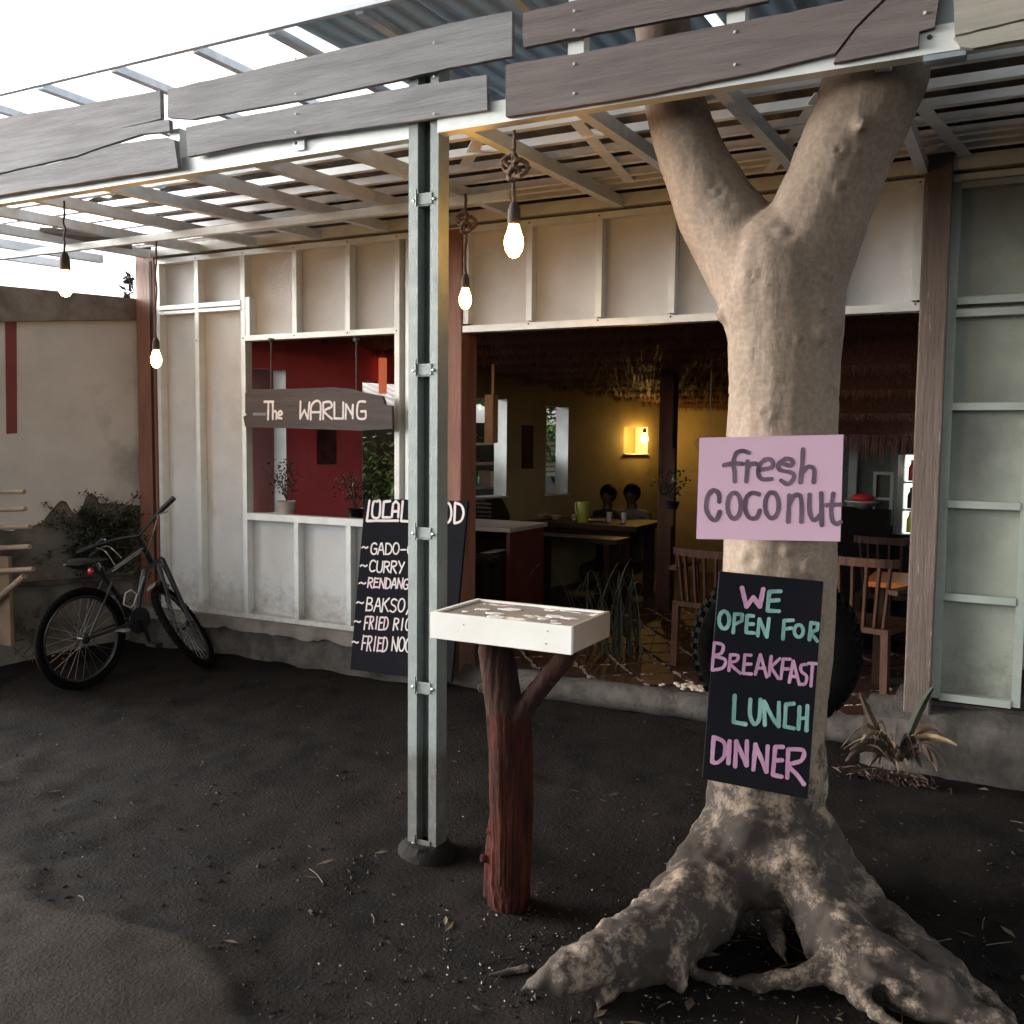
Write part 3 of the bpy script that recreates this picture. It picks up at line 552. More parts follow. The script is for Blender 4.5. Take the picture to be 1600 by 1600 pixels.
# niche back
a, b, z0, z1 = ops[4]
g = MB(); g.slab([W0+WD*a-WN*.162+Vector((0, 0, z0)), W0+WD*b-WN*.162+Vector((0, 0, z0)), W0+WD*b-WN*.162+Vector((0, 0, z1)), W0+WD*a-WN*.162+Vector((0, 0, z1))], -WN*.02); g.build('niche_back', M_('yellow'), B)
BE = W0+WD*WL
g = MB(); g.box((BE.x, BE.y, FZ), (1.6, BE.y+.15, ZC)); g.build('back_wall', M_('yellow'), B)
g = MB(); g.box((1.5, YF+.4, FZ), (1.62, BE.y, ZC)); g.build('right_wall', M_('wood2'), B)
# interior timber post
p = at(1045, 700, Y=7.6)
g = MB(); g.box((p.x-.07, p.y-.05, FZ), (p.x+.05, p.y+.07, 2.45)); g.build('interior_post', M_('wood'), B, bevel=.005)
p2 = at(1046, 700, Y=7.52)
g = MB(); g.box((p2.x-.02, p2.y-.04, 1.0), (p2.x+.06, p2.y, 1.62)); g.build('post_lantern', M_('wood'), B)
# thatch ceiling: rows of palm fibre, each with a hanging fringe
def ceil_z(y): return 2.47-.085*(y-5.0)
g = MB(); fr = MB()
rows = [5.02+.42*i for i in range(12)]
for i, y in enumerate(rows):
    y1 = y+.42; g.add([(-5.6, y, ceil_z(y)+.05), (1.6, y, ceil_z(y)+.05), (1.6, y1+.02, ceil_z(y1)-.01), (-5.6, y1+.02, ceil_z(y1)-.01)], [(0, 1, 2, 3)])
    g.add([(-5.6, y, ceil_z(y)+.05), (1.6, y, ceil_z(y)+.05), (1.6, y1+.02, ceil_z(y1)+.14), (-5.6, y1+.02, ceil_z(y1)+.14)], [(3, 2, 1, 0)])
    for k in range(1500):
        x = random.uniform(-5.3, 1.2); l = random.uniform(.03, .075); w_ = .004; yy = y1+random.uniform(-.05, .02); zz = ceil_z(yy)
        fr.add([(x-w_, yy, zz), (x+w_, yy, zz), (x+random.uniform(-.02, .02), yy-random.uniform(-.01, .03), zz-l)], [(0, 1, 2)])
g.build('thatch_ceiling', M_('thatch'), B, kind='stuff'); 
# lower thatch canopy over the kitchen on the right
for i in range(5):
    y = 5.75+.28*i; z = 2.42-.14*i
    g2 = MB(); g2.add([(-1.55, y, z+.04), (1.2, y, z+.04), (1.2, y+.3, z-.13), (-1.55, y+.3, z-.13)], [(0, 1, 2, 3)]); g2.add([(-1.55, y, z+.09), (1.2, y, z+.09), (1.2, y+.3, z-.08), (-1.55, y+.3, z-.08)], [(3, 2, 1, 0)])
    g2.build('thatch_row', M_('thatch'), B)
    L_ = .08 if i < 4 else .24
    for k in range(1500 if i < 4 else 900):
        x = random.uniform(-1.5, 1.0); l = random.uniform(.3, 1)*L_; w_ = .0035; yy = y+.28+random.uniform(-.03, .02)
        fr.add([(x-w_, yy, z-.12), (x+w_, yy, z-.12), (x+random.uniform(-.02, .02), yy-random.uniform(-.01, .03), z-.12-l)], [(0, 1, 2)])
fr.build('thatch_fringe', M_('thatch'), B, kind='stuff')
g = MB(); g.box((-5.8, 5.02, 3.02), (1.7, BE.y+.2, 3.06)); g.build('roof_deck', M_('roof'), B)
# kitchen screen wall behind the doorway on the right
KY = 7.4
def kp(x, y, Y=KY): return at(x, y, Y=Y)
a = kp(1255, 655); b = kp(1600, 655)
g = MB(); g.box((a.x, KY+.06, FZ), (1.5, KY+.08, 2.3)); g.build('screen_wall', M_('mesh'), B)
def kbox(x0, y0, x1, y1, Y, th, mat_, name, par=None, **k):
    p, q = at(x0, y0, Y=Y), at(x1, y1, Y=Y); z1_, z0_ = max(p.z, q.z), min(p.z, q.z)
    g = MB(); g.box((p.x, Y, z0_), (q.x, Y+th, z1_)); return g.build(name, M_(mat_), par, **k)
kbox(1290, 661, 1460, 668, KY-.02, .05, 'wood2', 'screen_beam', B); kbox(1328, 671, 1336, 800, KY, .05, 'frame', 'screen_frame', B); kbox(1336, 671, 1450, 676, KY, .05, 'frame', 'screen_frame', B)

# ================================================================== PORCH FRAME (pergola)
YB = 3.23
PG = thing('porch_pergola', 'light steel porch frame with weathered planks nailed along its front and a strapped centre post', 'pergola', (-2.08, YB, 0))
def fb(x, y): return at(x, y, Y=YB)
# centre post: two channels joined by straps
po = MB()
x0, x1 = -2.156, -2.021
for a, b in ((x0, x0+.042), (x1-.036, x1)):
    po.box((a, YB, 0), (b, YB+.003, 3.14))
po.box((x0, YB+.003, 0), (x0+.003, YB+.075, 3.14)); po.box((x1-.003, YB+.003, 0), (x1, YB+.078, 3.14))
po.box((x0+.039, YB+.003, 0), (x0+.042, YB+.05, 3.14)); po.box((x1-.036, YB+.003, 0), (x1-.033, YB+.05, 3.14))
po.box((x0+.003, YB+.072, 0), (x1-.045, YB+.075, 3.14)); po.box((x1-.030, YB+.075, 0), (x1-.003, YB+.078, 3.14))
po = po.build('post', M_('steelp'), PG)
for y in (310, 577, 833, 1075, 1322):
    z = fb(668, y).z
    g = MB(); g.box((x0+.032, YB-.004, z-.022), (x1-.026, YB-.001, z+.022)); g.box((x0+.042, YB-.001, z-.028), (x1-.036, YB+.03, z-.022)); g.box((x0+.038, YB-.012, z-.03), (x0+.042, YB-.004, z+.04))
    st = g.build('strap', M_('steelp'), po, bevel=.0015)
    g = MB()
    for x in (x0+.026, x1-.018): g.lathe((x, YB-.001, z-.004), [(.0065, 0), (.0065, -.003), (.003, -.005)], 10, (0, 1, 0))
    g.build('screw', M_('chrome'), po)
g = MB(); rg = []
n_ = 22
for r, z in ((.135, -.04), (.12, .02), (.10, .045), (.085, .05)):
    rg.append([Vector((-2.085+r*math.cos(6.283*k/n_)*(1+.3*noise.noise(Vector((k*.7, z*20, 1)))), YB+.04+r*.9*math.sin(6.283*k/n_)*(1+.12*noise.noise(Vector((k*.9, 4, z*20)))), z+.012*noise.noise(Vector((k*.8, 7, r*10))))) for k in range(n_)])
g.add([p for r in rg for p in r], [(i*n_+k, i*n_+(k+1) % n_, (i+1)*n_+(k+1) % n_, (i+1)*n_+k) for i in range(3) for k in range(n_)]+[tuple(3*n_+k for k in range(n_))]); g.sm = True
g.build('mortar_footing', M_('footing'), PG)
# front beam, mid purlin, upper rail
def chan(name, p, q, w_, h_, k='steel'):           # C channel: front web + two flanges
    (xa, y, z), (xb, _, zz) = p, q; g = MB()
    g.add([(xa, y, z), (xb, y, zz), (xb, y, zz+h_), (xa, y, z+h_), (xa, y+.003, z), (xb, y+.003, zz), (xb, y+.003, zz+h_), (xa, y+.003, z+h_)], [(0, 1, 2, 3), (7, 6, 5, 4), (0, 4, 5, 1), (3, 2, 6, 7), (0, 3, 7, 4), (1, 5, 6, 2)])
    for dz in (0, h_-.003):
        g.add([(xa, y+.003, z+dz), (xb, y+.003, zz+dz), (xb, y+w_, zz+dz), (xa, y+w_, z+dz), (xa, y+.003, z+dz+.003), (xb, y+.003, zz+dz+.003), (xb, y+w_, zz+dz+.003), (xa, y+w_, z+dz+.003)], [(3, 2, 1, 0), (4, 5, 6, 7), (0, 1, 5, 4), (1, 2, 6, 5), (2, 3, 7, 6), (3, 0, 4, 7)])
    return g.build(name, M_(k), PG)
BZ = 2.85
chan('beam', (-7.5, YB+.012, BZ), (x0-.002, YB+.012, BZ), .05, .075)
chan('beam', (x1+.002, YB-.012, BZ-.003), (1.2, YB-.012, BZ-.003), .055, .08)
chan('purlin', (-6.6, 4.14, 2.82), (-2.2, 4.14, 2.82), .035, .04)
chan('top_rail', (-7.5, YB, 3.378), (1.2, YB, 3.378), .025, .02, 'galv')
# rafters
RX = [-6.35, -5.9, -5.43, -4.96, -4.46, -3.94, -3.42, -2.99, -2.54, -1.93, -1.46, -.955, -.442, .08, .6]
for x in RX:
    g = MB(); a = Vector((x, YB+.06, 2.885)); b = Vector((x-.02, YF-.032, 2.945))
    k = 'steel' if x > -2.2 and x < -1.7 else 'galv'
    g.bar(a+Vector((0, 0, .0)), b, .046, .055); g.build('rafter', M_('steel' if k == 'steel' else 'galv'), PG)
for x in RX:                                        # upper tier joists running back from the top rail
    x += .12
    g = MB(); g.bar((x, YB+.04, 3.392), (x, 5.2, 3.392), .04, .035); g.build('joist', M_('galv'), PG)
# battens above rafters
for y in (3.62, 3.87, 4.11, 4.34, 4.57, 4.69, 4.83):
    g = MB(); z = 2.915+(y-YB)*.036+.0145
    g.bar((-5.6, y, z+.018), (1.2, y, z+.018), .034, .034); g.build('batten', M_('batten'), PG)
# low roof sheets with shallow ribs
def corr(name, xa, xb, ya, yb, za, zb, k, pitch=.075, amp=.008, par=PG, jag=0):
    g = MB(); n = int((xb-xa)/pitch*4); ny = 3
    for j in range(ny+1):
        for i in range(n+1):
            t = j/ny; x = xa+(xb-xa)*i/n; y = ya+(yb-ya)*t
            if j == 0 and jag: y += jag*noise.noise(Vector((x*2, 1, 0)))
            g.v.append(Vector((x, y, za+(zb-za)*t+amp*math.sin(i*math.pi/2)+.004*noise.noise(Vector((x*3, y*3, 0))))))
    o = len(g.v); g.v += [v+Vector((0, 0, .002)) for v in g.v]
    q = [(j*(n+1)+i, j*(n+1)+i+1, (j+1)*(n+1)+i+1, (j+1)*(n+1)+i) for j in range(ny) for i in range(n)]
    g.f = [f[::-1] for f in q]+[tuple(i+o for i in f) for f in q]; g.sm = True
    ob = g.build(name, M_(k), par); return ob
for a, b, ys_ in ((-5.15, -4.3, 4.05), (-4.31, -3.3, 3.85), (-3.31, -2.3, 3.75), (-2.31, -1.3, 3.7), (-1.31, -.3, 3.7), (-.31, 1.2, 3.7)):
    corr('roof_sheet', a, b, ys_, 5.25, 3.05+(ys_-YB)*.036, 3.135, 'roof', .2, .012)
for a, b in ((-2.8, -2.2), (-2.21, -1.25), (-1.2, -.4), (-.33, 1.2)):
    corr('upper_sheet', a, b, 3.3, 5.4, 3.421, 3.49, 'roofb', .1, .007)
# flat bracing straps under the sheets
for p, q in (((895, 185), (985, 285)), ((1285, 145), (1200, 270)), ((1425, 150), (1510, 245)), ((752, 210), (722, 268))):
    a, b = at(*p, Z=2.958), at(*q, Z=2.985)
    g = MB(); g.bar(a, b, .055, .004); g.build('bracing_strap', M_('batten'), PG)
# short uprights of the parapet frame
for x in (-3.40, -2.70, -1.455, -.888, -.30):
    g = MB(); zu = 3.05 if x < -2 else 3.374; g.box((x-.03, YB+.001, BZ+.02), (x+.03, YB+.004, zu)); g.box((x+.027, YB+.004, BZ+.02), (x+.03, YB+.05, zu)); g.build('upright', M_('steel'), PG)
    g = MB(); g.lathe((x, YB-.015, BZ+.045), [(.008, 0), (.006, -.004)], 8, (0, 1, 0)); g.build('screw', M_('cord'), PG)
g = MB(); g.box((-.315, YB-.008, BZ-.02), (-.2, YB+.05, 3.374)); g.build('upright', M_('roofb'), PG)
# planks nailed to the front, outlines kept rough
def plank(px, yoff, k, th=.022):
    P = []; n = len(px)
    for i in range(n):
        a, b = px[i], px[(i+1) % n]; L_ = math.hypot(b[0]-a[0], b[1]-a[1]); m_ = max(1, int(L_/22))
        for j in range(m_):
            t = j/m_; x, y = a[0]+(b[0]-a[0])*t, a[1]+(b[1]-a[1])*t; y += (1.6*noise.noise(Vector((x*.04, y*.02, yoff*90))) if m_ > 1 else 0)
            P.append(at(x, y, Y=YB-yoff))
    g = MB(); g.slab(P, (0, th, 0)); g.build('plank', M_(k), PG)
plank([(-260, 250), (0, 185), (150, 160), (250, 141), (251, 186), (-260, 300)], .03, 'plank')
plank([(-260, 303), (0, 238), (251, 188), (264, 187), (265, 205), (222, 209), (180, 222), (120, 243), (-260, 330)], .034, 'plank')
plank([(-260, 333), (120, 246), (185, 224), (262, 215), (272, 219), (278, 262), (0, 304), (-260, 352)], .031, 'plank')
plank([(262, 140), (400, 108), (700, 37), (800, 17), (800, 88), (700, 106), (500, 151), (400, 168), (300, 186), (262, 184)], .03, 'plank')
plank([(290, 199), (400, 178), (640, 135), (760, 117), (761, 171), (640, 190), (560, 200), (400, 223), (293, 245)], .033, 'plank')
plank([(790, 101), (900, 84), (1080, 48), (1210, 24), (1392, -14), (1336, 42), (1305, 82), (1200, 109), (1000, 149), (790, 182)], .036, 'plankb')
plank([(1396, -12), (1472, -32), (1460, 42), (1436, 49), (1435, 72), (1302, 98), (1309, 84), (1340, 44)], .034, 'plankb')
plank([(818, 20), (910, -2), (1200, -62), (1200, 1), (1000, 38), (818, 74), (816, 48)], .031, 'plankb')
plank([(1212, -66), (1500, -130), (1500, -70), (1330, -30), (1212, -4)], .031, 'plankb')
plank([(1489, -20), (1900, -110), (1900, -40), (1600, 29), (1492, 55)], .033, 'plankp')
plank([(1490, 59), (1600, 33), (1900, -36), (1900, 10), (1600, 60), (1520, 75), (1500, 73)], .036, 'plankp')
g = MB()
for x, yy in ((897, (17, 47, 100, 146)), (1148, (50, 101)), (462, (92, 147, 178, 207)), (678, (67, 120, 178)), (1445, (20,))):
    for y in yy:
        p = at(x, y, Y=YB-.037); g.lathe(p, [(.0055, 0), (.0045, -.003)], 8, (0, 1, 0))
g.build('nail_heads', M_('crock'), PG, kind='stuff')
# eave slab sticking out at the far left of the wall head
g = MB(); g.slab([at(62, 362, Z=2.93), at(200, 375, Z=2.93), at(212, 400, Y=5.0), at(150, 385, Z=2.93)], (0, 0, .03)); g.build('eave_board', M_('plank'), PG)

# ================================================================== TREE
def nd(x, y, Y, r): p = at(x, y, Y=Y); return (p, r*mpp(p))
T = thing('fig_tree', 'thick smooth pale-barked tree forking into two limbs with flaring buttress roots', 'tree', (-.72, 3.5, 0))
tm = MB()
chains = [
 [nd(1198, 1335, 3.50, 82), nd(1194, 1270, 3.5, 88), nd(1200, 1150, 3.48, 88), nd(1212, 1000, 3.46, 87), nd(1219, 880, 3.45, 88), nd(1221, 780, 3.45, 85), nd(1221, 690, 3.45, 84), nd(1224, 600, 3.45, 85), nd(1227, 530, 3.45, 87), nd(1220, 470, 3.46, 96), nd(1222, 420, 3.48, 96)],
 [nd(1205, 450, 3.47, 86), nd(1158, 385, 3.5, 74), nd(1118, 325, 3.5, 64), nd(1090, 265, 3.5, 54), nd(1070, 215, 3.5, 50), nd(1056, 165, 3.5, 47), nd(1040, 80, 3.5, 44), nd(1020, -60, 3.5, 42)],
 [nd(1228, 440, 3.47, 90), nd(1268, 370, 3.48, 78), nd(1296, 300, 3.5, 75), nd(1322, 235, 3.5, 74), nd(1345, 190, 3.5, 76), nd(1366, 130, 3.5, 80), nd(1385, 50, 3.5, 76), nd(1410, -70, 3.5, 70)],
 [nd(1165, 1290, 3.45, 66), nd(1130, 1350, 3.32, 70), nd(1090, 1405, 3.12, 62), nd(1030, 1450, 2.9, 54), nd(975, 1480, 2.74, 47), nd(920, 1503, 2.6, 38), nd(872, 1522, 2.5, 27), nd(838, 1538, 2.47, 16), nd(812, 1548, 2.46, 7)],
 [nd(965, 1500, 2.74, 30), nd(948, 1545, 2.64, 20), nd(930, 1590, 2.55, 5)],
 [nd(1040, 1470, 2.9, 34), nd(1054, 1515, 2.82, 20), nd(1060, 1550, 2.78, 5)],
 [nd(1052, 1500, 2.92, 16), nd(1090, 1524, 2.9, 11), nd(1160, 1536, 2.92, 11), nd(1225, 1532, 2.94, 14), nd(1268, 1520, 2.98, 20), nd(1298, 1512, 3.02, 24), nd(1330, 1545, 2.95, 15), nd(1368, 1580, 2.86, 12), nd(1410, 1615, 2.8, 9)],
 [nd(1232, 1290, 3.48, 62), nd(1262, 1350, 3.45, 66), nd(1310, 1405, 3.4, 60), nd(1368, 1458, 3.32, 52), nd(1432, 1500, 3.22, 46), nd(1495, 1540, 3.14, 38), nd(1545, 1578, 3.1, 26), nd(1610, 1640, 3.0, 12)],
 [nd(1275, 1400, 3.3, 48), nd(1290, 1465, 3.12, 36), nd(1345, 1515, 3.04, 34), nd(1430, 1562, 2.98, 32), nd(1520, 1605, 2.95, 24)],
 [nd(1130, 1340, 3.35, 60), nd(1090, 1430, 3.08, 52), nd(1030, 1485, 2.88, 46), nd(968, 1512, 2.73, 36), nd(900, 1532, 2.58, 22)],
 [nd(1250, 1340, 3.4, 62), nd(1290, 1420, 3.22, 52), nd(1325, 1475, 3.1, 48), nd(1400, 1520, 3.04, 44), nd(1480, 1565, 3.0, 36), nd(1560, 1610, 2.96, 22)],
 [nd(1150, 1330, 3.32, 50), nd(1120, 1400, 3.14, 36), nd(1078, 1455, 3.0, 34)], [nd(1225, 1340, 3.36, 50), nd(1262, 1410, 3.2, 34), nd(1284, 1470, 3.1, 32)],
 [nd(1135, 1340, 3.3, 58), nd(1188, 1366, 3.27, 54), nd(1245, 1350, 3.3, 58)], [nd(1188, 1300, 3.36, 78), nd(1186, 1362, 3.29, 56)],
 [nd(1200, 1400, 3.35, 26), nd(1216, 1470, 3.18, 14), nd(1238, 1524, 3.08, 6)],
 [nd(1140, 1400, 3.5, 44), nd(1120, 1450, 3.55, 30)], [nd(1240, 1380, 3.6, 46), nd(1260, 1420, 3.8, 34), nd(1300, 1425, 4.1, 18)], [nd(1150, 1350, 3.6, 40), nd(1100, 1385, 3.85, 28), nd(1040, 1375, 4.1, 14)],
 [nd(1330, 1430, 3.3, 26), nd(1400, 1475, 3.2, 24), nd(1480, 1515, 3.12, 22)],
 [nd(1300, 1470, 3.06, 20), nd(1330, 1500, 2.98, 18), nd(1400, 1540, 2.92, 18)],
]
for c in chains: capsule_chain(tm, c, 16)
for x, y, Y, r in ((1130, 492, 3.36, 15), (1312, 515, 3.4, 12), (1312, 332, 3.40, 14), (1325, 337, 3.4, 9), (1182, 650, 3.275, 8), (1288, 520, 3.32, 11), (1155, 460, 3.31, 7), (1290, 480, 3.32, 8), (1306, 605, 3.4, 9), (1240, 1050, 3.3, 10), (1300, 430, 3.36, 9), (1345, 195, 3.33, 12), (1165, 870, 3.31, 22), (1262, 885, 3.31, 16)):
    p = at(x, y, Y=Y); tm.ball(p, r*mpp(p)*.8, 10)
V, Fc = mesh_of(tm, .013, 5)
import mathutils
me = bpy.data.meshes.new('trunk'); me.from_pydata(V, [], Fc); me.update()
nr = [v.normal.copy() for v in me.vertices]
NV = []; KN = [(1186, 652, 10, 1), (1290, 525, 13, 1), (1262, 545, 6, 1), (1165, 420, 8, 1), (1240, 660, 7, .7), (1160, 560, 6, .7), (1320, 300, 12, 1), (1300, 240, 8, .8), (1122, 180, 14, .7), (1265, 600, 6, .6), (1175, 590, 5, .7), (1210, 350, 16, -.6), (1148, 610, 5, .6), (1220, 870, 14, -.7), (1280, 893, 13, 1.2), (1165, 885, 16, .8), (1330, 180, 9, 1), (1355, 250, 8, .9), (1296, 440, 9, .9), (1108, 290, 10, -.6)]
KS = mpp(at(1200, 700, Y=3.3)); KP = {}
for kx, ky, kr, ks in KN:
    o_ = min((v for v in V if abs((v-CAM).dot(RT)/((v-CAM).dot(_fw))*F+800-kx) < 12 and abs(-(v-CAM).dot(UP)/((v-CAM).dot(_fw))*F+800-ky) < 12), key=lambda v: (v-CAM).dot(_fw), default=Vector((0, 0, -9))); KP[(kx, ky)] = o_
for v, n_ in zip(V, nr):
    low = max(0, min(1, (1.0-v.z)/.8)); d = .006*noise.noise(v*5)+.0025*noise.noise(v*20)
    ridge = noise.noise(Vector((math.atan2(v.y-3.5, v.x+.75)*3.2, v.z*1.2, 3)))*.012*(.15+low*1.2)
    d += ridge+low*(.016*noise.noise(v*9)+.012*noise.noise(v*22)+.005*noise.noise(v*50))
    # thin wrinkle rings round the limbs
    if v.z > 1.2: d += -.0035*max(0, 1-abs(math.sin(v.z*17+noise.noise(v*3)*3))*7)
    for (kx, ky, kr, ks) in KN:                     # knots, scars and pits on the trunk
        q = (v-KP[(kx, ky)]).length/(kr*KS)
        if q < 2.2: d += ks*.007*(math.exp(-(q-1)**2*6)-.9*math.exp(-q*q*4))
    NV.append(v+n_*d)
me.vertices.foreach_set('co', [c for v in NV for c in v]); me.update()
me.polygons.foreach_set('use_smooth', [True]*len(me.polygons)); me.materials.append(M_('bark'))
tr = bpy.data.objects.new('trunk', me); col.objects.link(tr); tr.parent = T; tr.location = -Vector(T.location); ORG[tr.name] = Vector((0, 0, 0))
# lichen-stained lower trunk: mix by a broad noise that fades out with height (real staining)
t = G['bark'].node_tree; bs = t.nodes['Principled BSDF']; src = bs.inputs['Base Color'].links[0].from_socket
ge = t.nodes.new('ShaderNodeTexCoord'); sx = t.nodes.new('ShaderNodeSeparateXYZ'); t.links.new(ge.outputs['Object'], sx.inputs[0])
mr = t.nodes.new('ShaderNodeMapRange'); mr.inputs[1].default_value = .95; mr.inputs[2].default_value = .35; mr.inputs[3].default_value = -.16; mr.inputs[4].default_value = .1
t.links.new(sx.outputs[2], mr.inputs[0])
nn = t.nodes.new('ShaderNodeTexNoise'); nn.inputs['Scale'].default_value = 9; nn.inputs['Detail'].default_value = 12; nn.inputs['Roughness'].default_value = .78; t.links.new(ge.outputs['Object'], nn.inputs['Vector'])
ad = t.nodes.new('ShaderNodeMath'); t.links.new(mr.outputs[0], ad.inputs[0]); t.links.new(nn.outputs['Fac'], ad.inputs[1])
m2 = t.nodes.new('ShaderNodeMapRange'); m2.inputs[1].default_value = .49; m2.inputs[2].default_value = .6; t.links.new(ad.outputs[0], m2.inputs[0])
n5 = t.nodes.new('ShaderNodeTexVoronoi'); n5.inputs['Scale'].default_value = 55; t.links.new(ge.outputs['Object'], n5.inputs['Vector'])
n6 = t.nodes.new('ShaderNodeTexNoise'); n6.inputs['Scale'].default_value = 60; n6.inputs['Detail'].default_value = 6; t.links.new(ge.outputs['Object'], n6.inputs['Vector'])
m5 = t.nodes.new('ShaderNodeMapRange'); m5.inputs[1].default_value = .42; m5.inputs[2].default_value = .62; m5.inputs[3].default_value = .86; m5.inputs[4].default_value = 1.1; t.links.new(n6.outputs['Fac'], m5.inputs[0])
v5 = t.nodes.new('ShaderNodeVectorMath'); v5.operation = 'SCALE'; t.links.new(src, v5.inputs[0]); t.links.new(m5.outputs[0], v5.inputs['Scale']); src = v5.outputs[0]
mm = t.nodes.new('ShaderNodeMix'); mm.data_type = 'RGBA'; t.links.new(m2.outputs[0], mm.inputs[0]); t.links.new(src, mm.inputs[6]); mm.inputs[7].default_value = (.024, .016, .011, 1); t.links.new(mm.outputs[2], bs.inputs['Base Color'])
# unseen foliage crown, widened and thickened to keep overhead sky off the yard
g = MB()
for k in range(24000):
    c = Vector((random.uniform(-8, 8), random.uniform(-8, 5.5), 0)); rr = math.hypot(c.x/8, (c.y+1.2)/6.8)
    if rr > 1: continue
    c.z = 5.5+1.6*(1-rr*rr)+random.gauss(0, .35)+.5*noise.noise(c*.6)
    if (c.z-H)/max(.1, c.dot(Vector((_fw.x, _fw.y, 0)))) < .62 and c.dot(_fw) > 0: continue
    u = Vector((random.gauss(0, 1), random.gauss(0, 1), random.gauss(0, .5))).normalized()*.17; v = u.cross(Vector((random.gauss(0, 1), random.gauss(0, 1), 1))).normalized()*.1
    g.add([c-u, c+v, c+u, c-v], [(0, 1, 2, 3)])
g.build('crown', M_('leaf'), T, kind='stuff')
capm = MB()
for (x, y) in ((1020, -60), (1410, -70)):
    a = at(x, y, Y=3.5); capm.tube([a, a+Vector((.1 if x > 1200 else -.25, .1, .9)), a+Vector((.5 if x > 1200 else -.8, .2, 2.2)), a+Vector((1 if x > 1200 else -1.2, .3, 3.2))], [.1, .085, .06, .03], 12)
capm.build('limb', M_('bark'), T)
# tiny pale root lying on the earth left of the big root
g = MB(); q = [gr(x, y)+Vector((0, 0, .008)) for x, y in ((824, 1517), (800, 1522), (780, 1526), (764, 1527))]; g.tube(q, [.014, .012, .009, .003], 8); one(g.build('fallen_twig', M_('bark')), 'short pale twig lying on the earth beside the tip of the left root', 'twig')

# ---- signs on the tree
def board(name, label, cat, quad, o, n, th, k, bev=0):
    P = [onplane(x, y, o, n) for x, y in quad]
    t = thing(name, label, cat, P[3]); g = MB(); g.slab(P, -n*th); g.build('board', M_(k), t, bevel=bev); return t
def facing(deg): a = math.radians(deg); return Vector((math.sin(a), -math.cos(a), 0))     # horizontal normal
pn = facing(17); pc = at(1203, 763, Y=3.235)
ps = board('fresh_coconut_sign', 'pink board hand-painted fresh coconut on the tree trunk', 'sign', [(1093, 684), (1318, 679), (1313, 846), (1088, 842)], pc, pn, .008, 'pink')
pj = lambda x, y: onplane(x, y, pc, pn)
g = Letters(); O = (1040, 660); sc = 4.444
strokes(g, [[(580, 212), (535, 198), (490, 215), (470, 280), (478, 345), (480, 412)], [(403, 298), (470, 285), (538, 288)], [(568, 268), (566, 340), (560, 412)], [(565, 325), (590, 290), (632, 288)],
            [(650, 330), (735, 312), (742, 270), (705, 255), (660, 285), (642, 340), (665, 392), (738, 392)], [(885, 285), (870, 258), (830, 255), (785, 290), (795, 330), (875, 350), (890, 385), (850, 428), (800, 402)], [(800, 280), (860, 300), (880, 290)],
            [(955, 185), (948, 300), (936, 418)], [(940, 360), (985, 310), (1030, 325), (1028, 418)]], 28, pj, pn, O, sc)
strokes(g, [[(372, 552), (368, 495), (330, 472), (292, 515), (282, 600), (310, 660), (350, 678), (378, 618)], ell(476, 578, 46, 90), [(650, 500), (600, 490), (560, 525), (552, 600), (580, 660), (630, 662), (655, 610)], ell(738, 575, 47, 90),
            [(860, 505), (855, 600), (850, 692)], [(858, 570), (890, 510), (932, 510), (945, 580), (942, 692)], [(1000, 500), (1000, 620), (1030, 680), (1075, 640)], [(1080, 490), (1082, 600), (1084, 715)],
            [(1165, 493), (1150, 600), (1158, 680), (1190, 705), (1215, 690)], [(1113, 575), (1165, 572), (1216, 570)]], 29, pj, pn, O, sc)
g.build('letter', M_('purple'), ps)
bn = facing(20); bn = (bn+Vector((0, 0, .03))).normalized(); bc = at(1190, 1070, Y=3.19)
bs_ = board('meal_times_sign', 'black board hand-painted WE OPEN FOR BREAKFAST LUNCH DINNER, fixed tilted to the lower trunk', 'sign', [(1124, 893), (1287, 909), (1262, 1249), (1097, 1217)], bc, bn, .018, 'black', .002)
bj = lambda x, y: onplane(x, y, bc, bn)
O = (1060, 860); sc = 4.0
A_ = Letters(); C_ = Letters()
strokes(A_, [[(397, 232), (425, 352), (468, 292), (508, 352), (530, 240)]], 26, bj, bn, O, sc, curve=False)
strokes(C_, [[(640, 255), (568, 257), (556, 376), (630, 380)], [(560, 315), (628, 310)]], 22, bj, bn, O, sc, curve=False)
strokes(C_, [ell(286, 435, 32, 54)], 22, bj, bn, O, sc); strokes(C_, [[(352, 395), (342, 515)], [(350, 397), (400, 400), (396, 440), (350, 462)], [(470, 410), (430, 407), (422, 512), (476, 516)], [(425, 460), (470, 460)], [(495, 535), (506, 427), (552, 542), (566, 425)],
             [(653, 555), (660, 438), (718, 436)], [(656, 492), (708, 485)]], 20, bj, bn, O, sc, curve=False)
strokes(C_, [ell(752, 503, 28, 38)], 20, bj, bn, O, sc); strokes(C_, [[(818, 560), (828, 450)], [(826, 452), (872, 458), (866, 496), (826, 512), (868, 568)]], 20, bj, bn, O, sc, curve=False)
strokes(A_, [[(225, 575), (210, 745)], [(325, 650), (315, 752)], [(455, 655), (415, 652), (405, 768), (458, 772)], [(410, 710), (455, 710)], [(480, 775), (512, 650), (552, 792)], [(495, 735), (540, 735)], [(580, 660), (566, 782)], [(635, 675), (578, 728), (625, 802)],
             [(700, 680), (655, 678), (640, 802)], [(645, 740), (688, 740)], [(692, 825), (718, 690), (755, 838)], [(705, 785), (745, 790)], [(812, 705), (862, 708)], [(838, 710), (828, 848)]], 18, bj, bn, O, sc, curve=False)
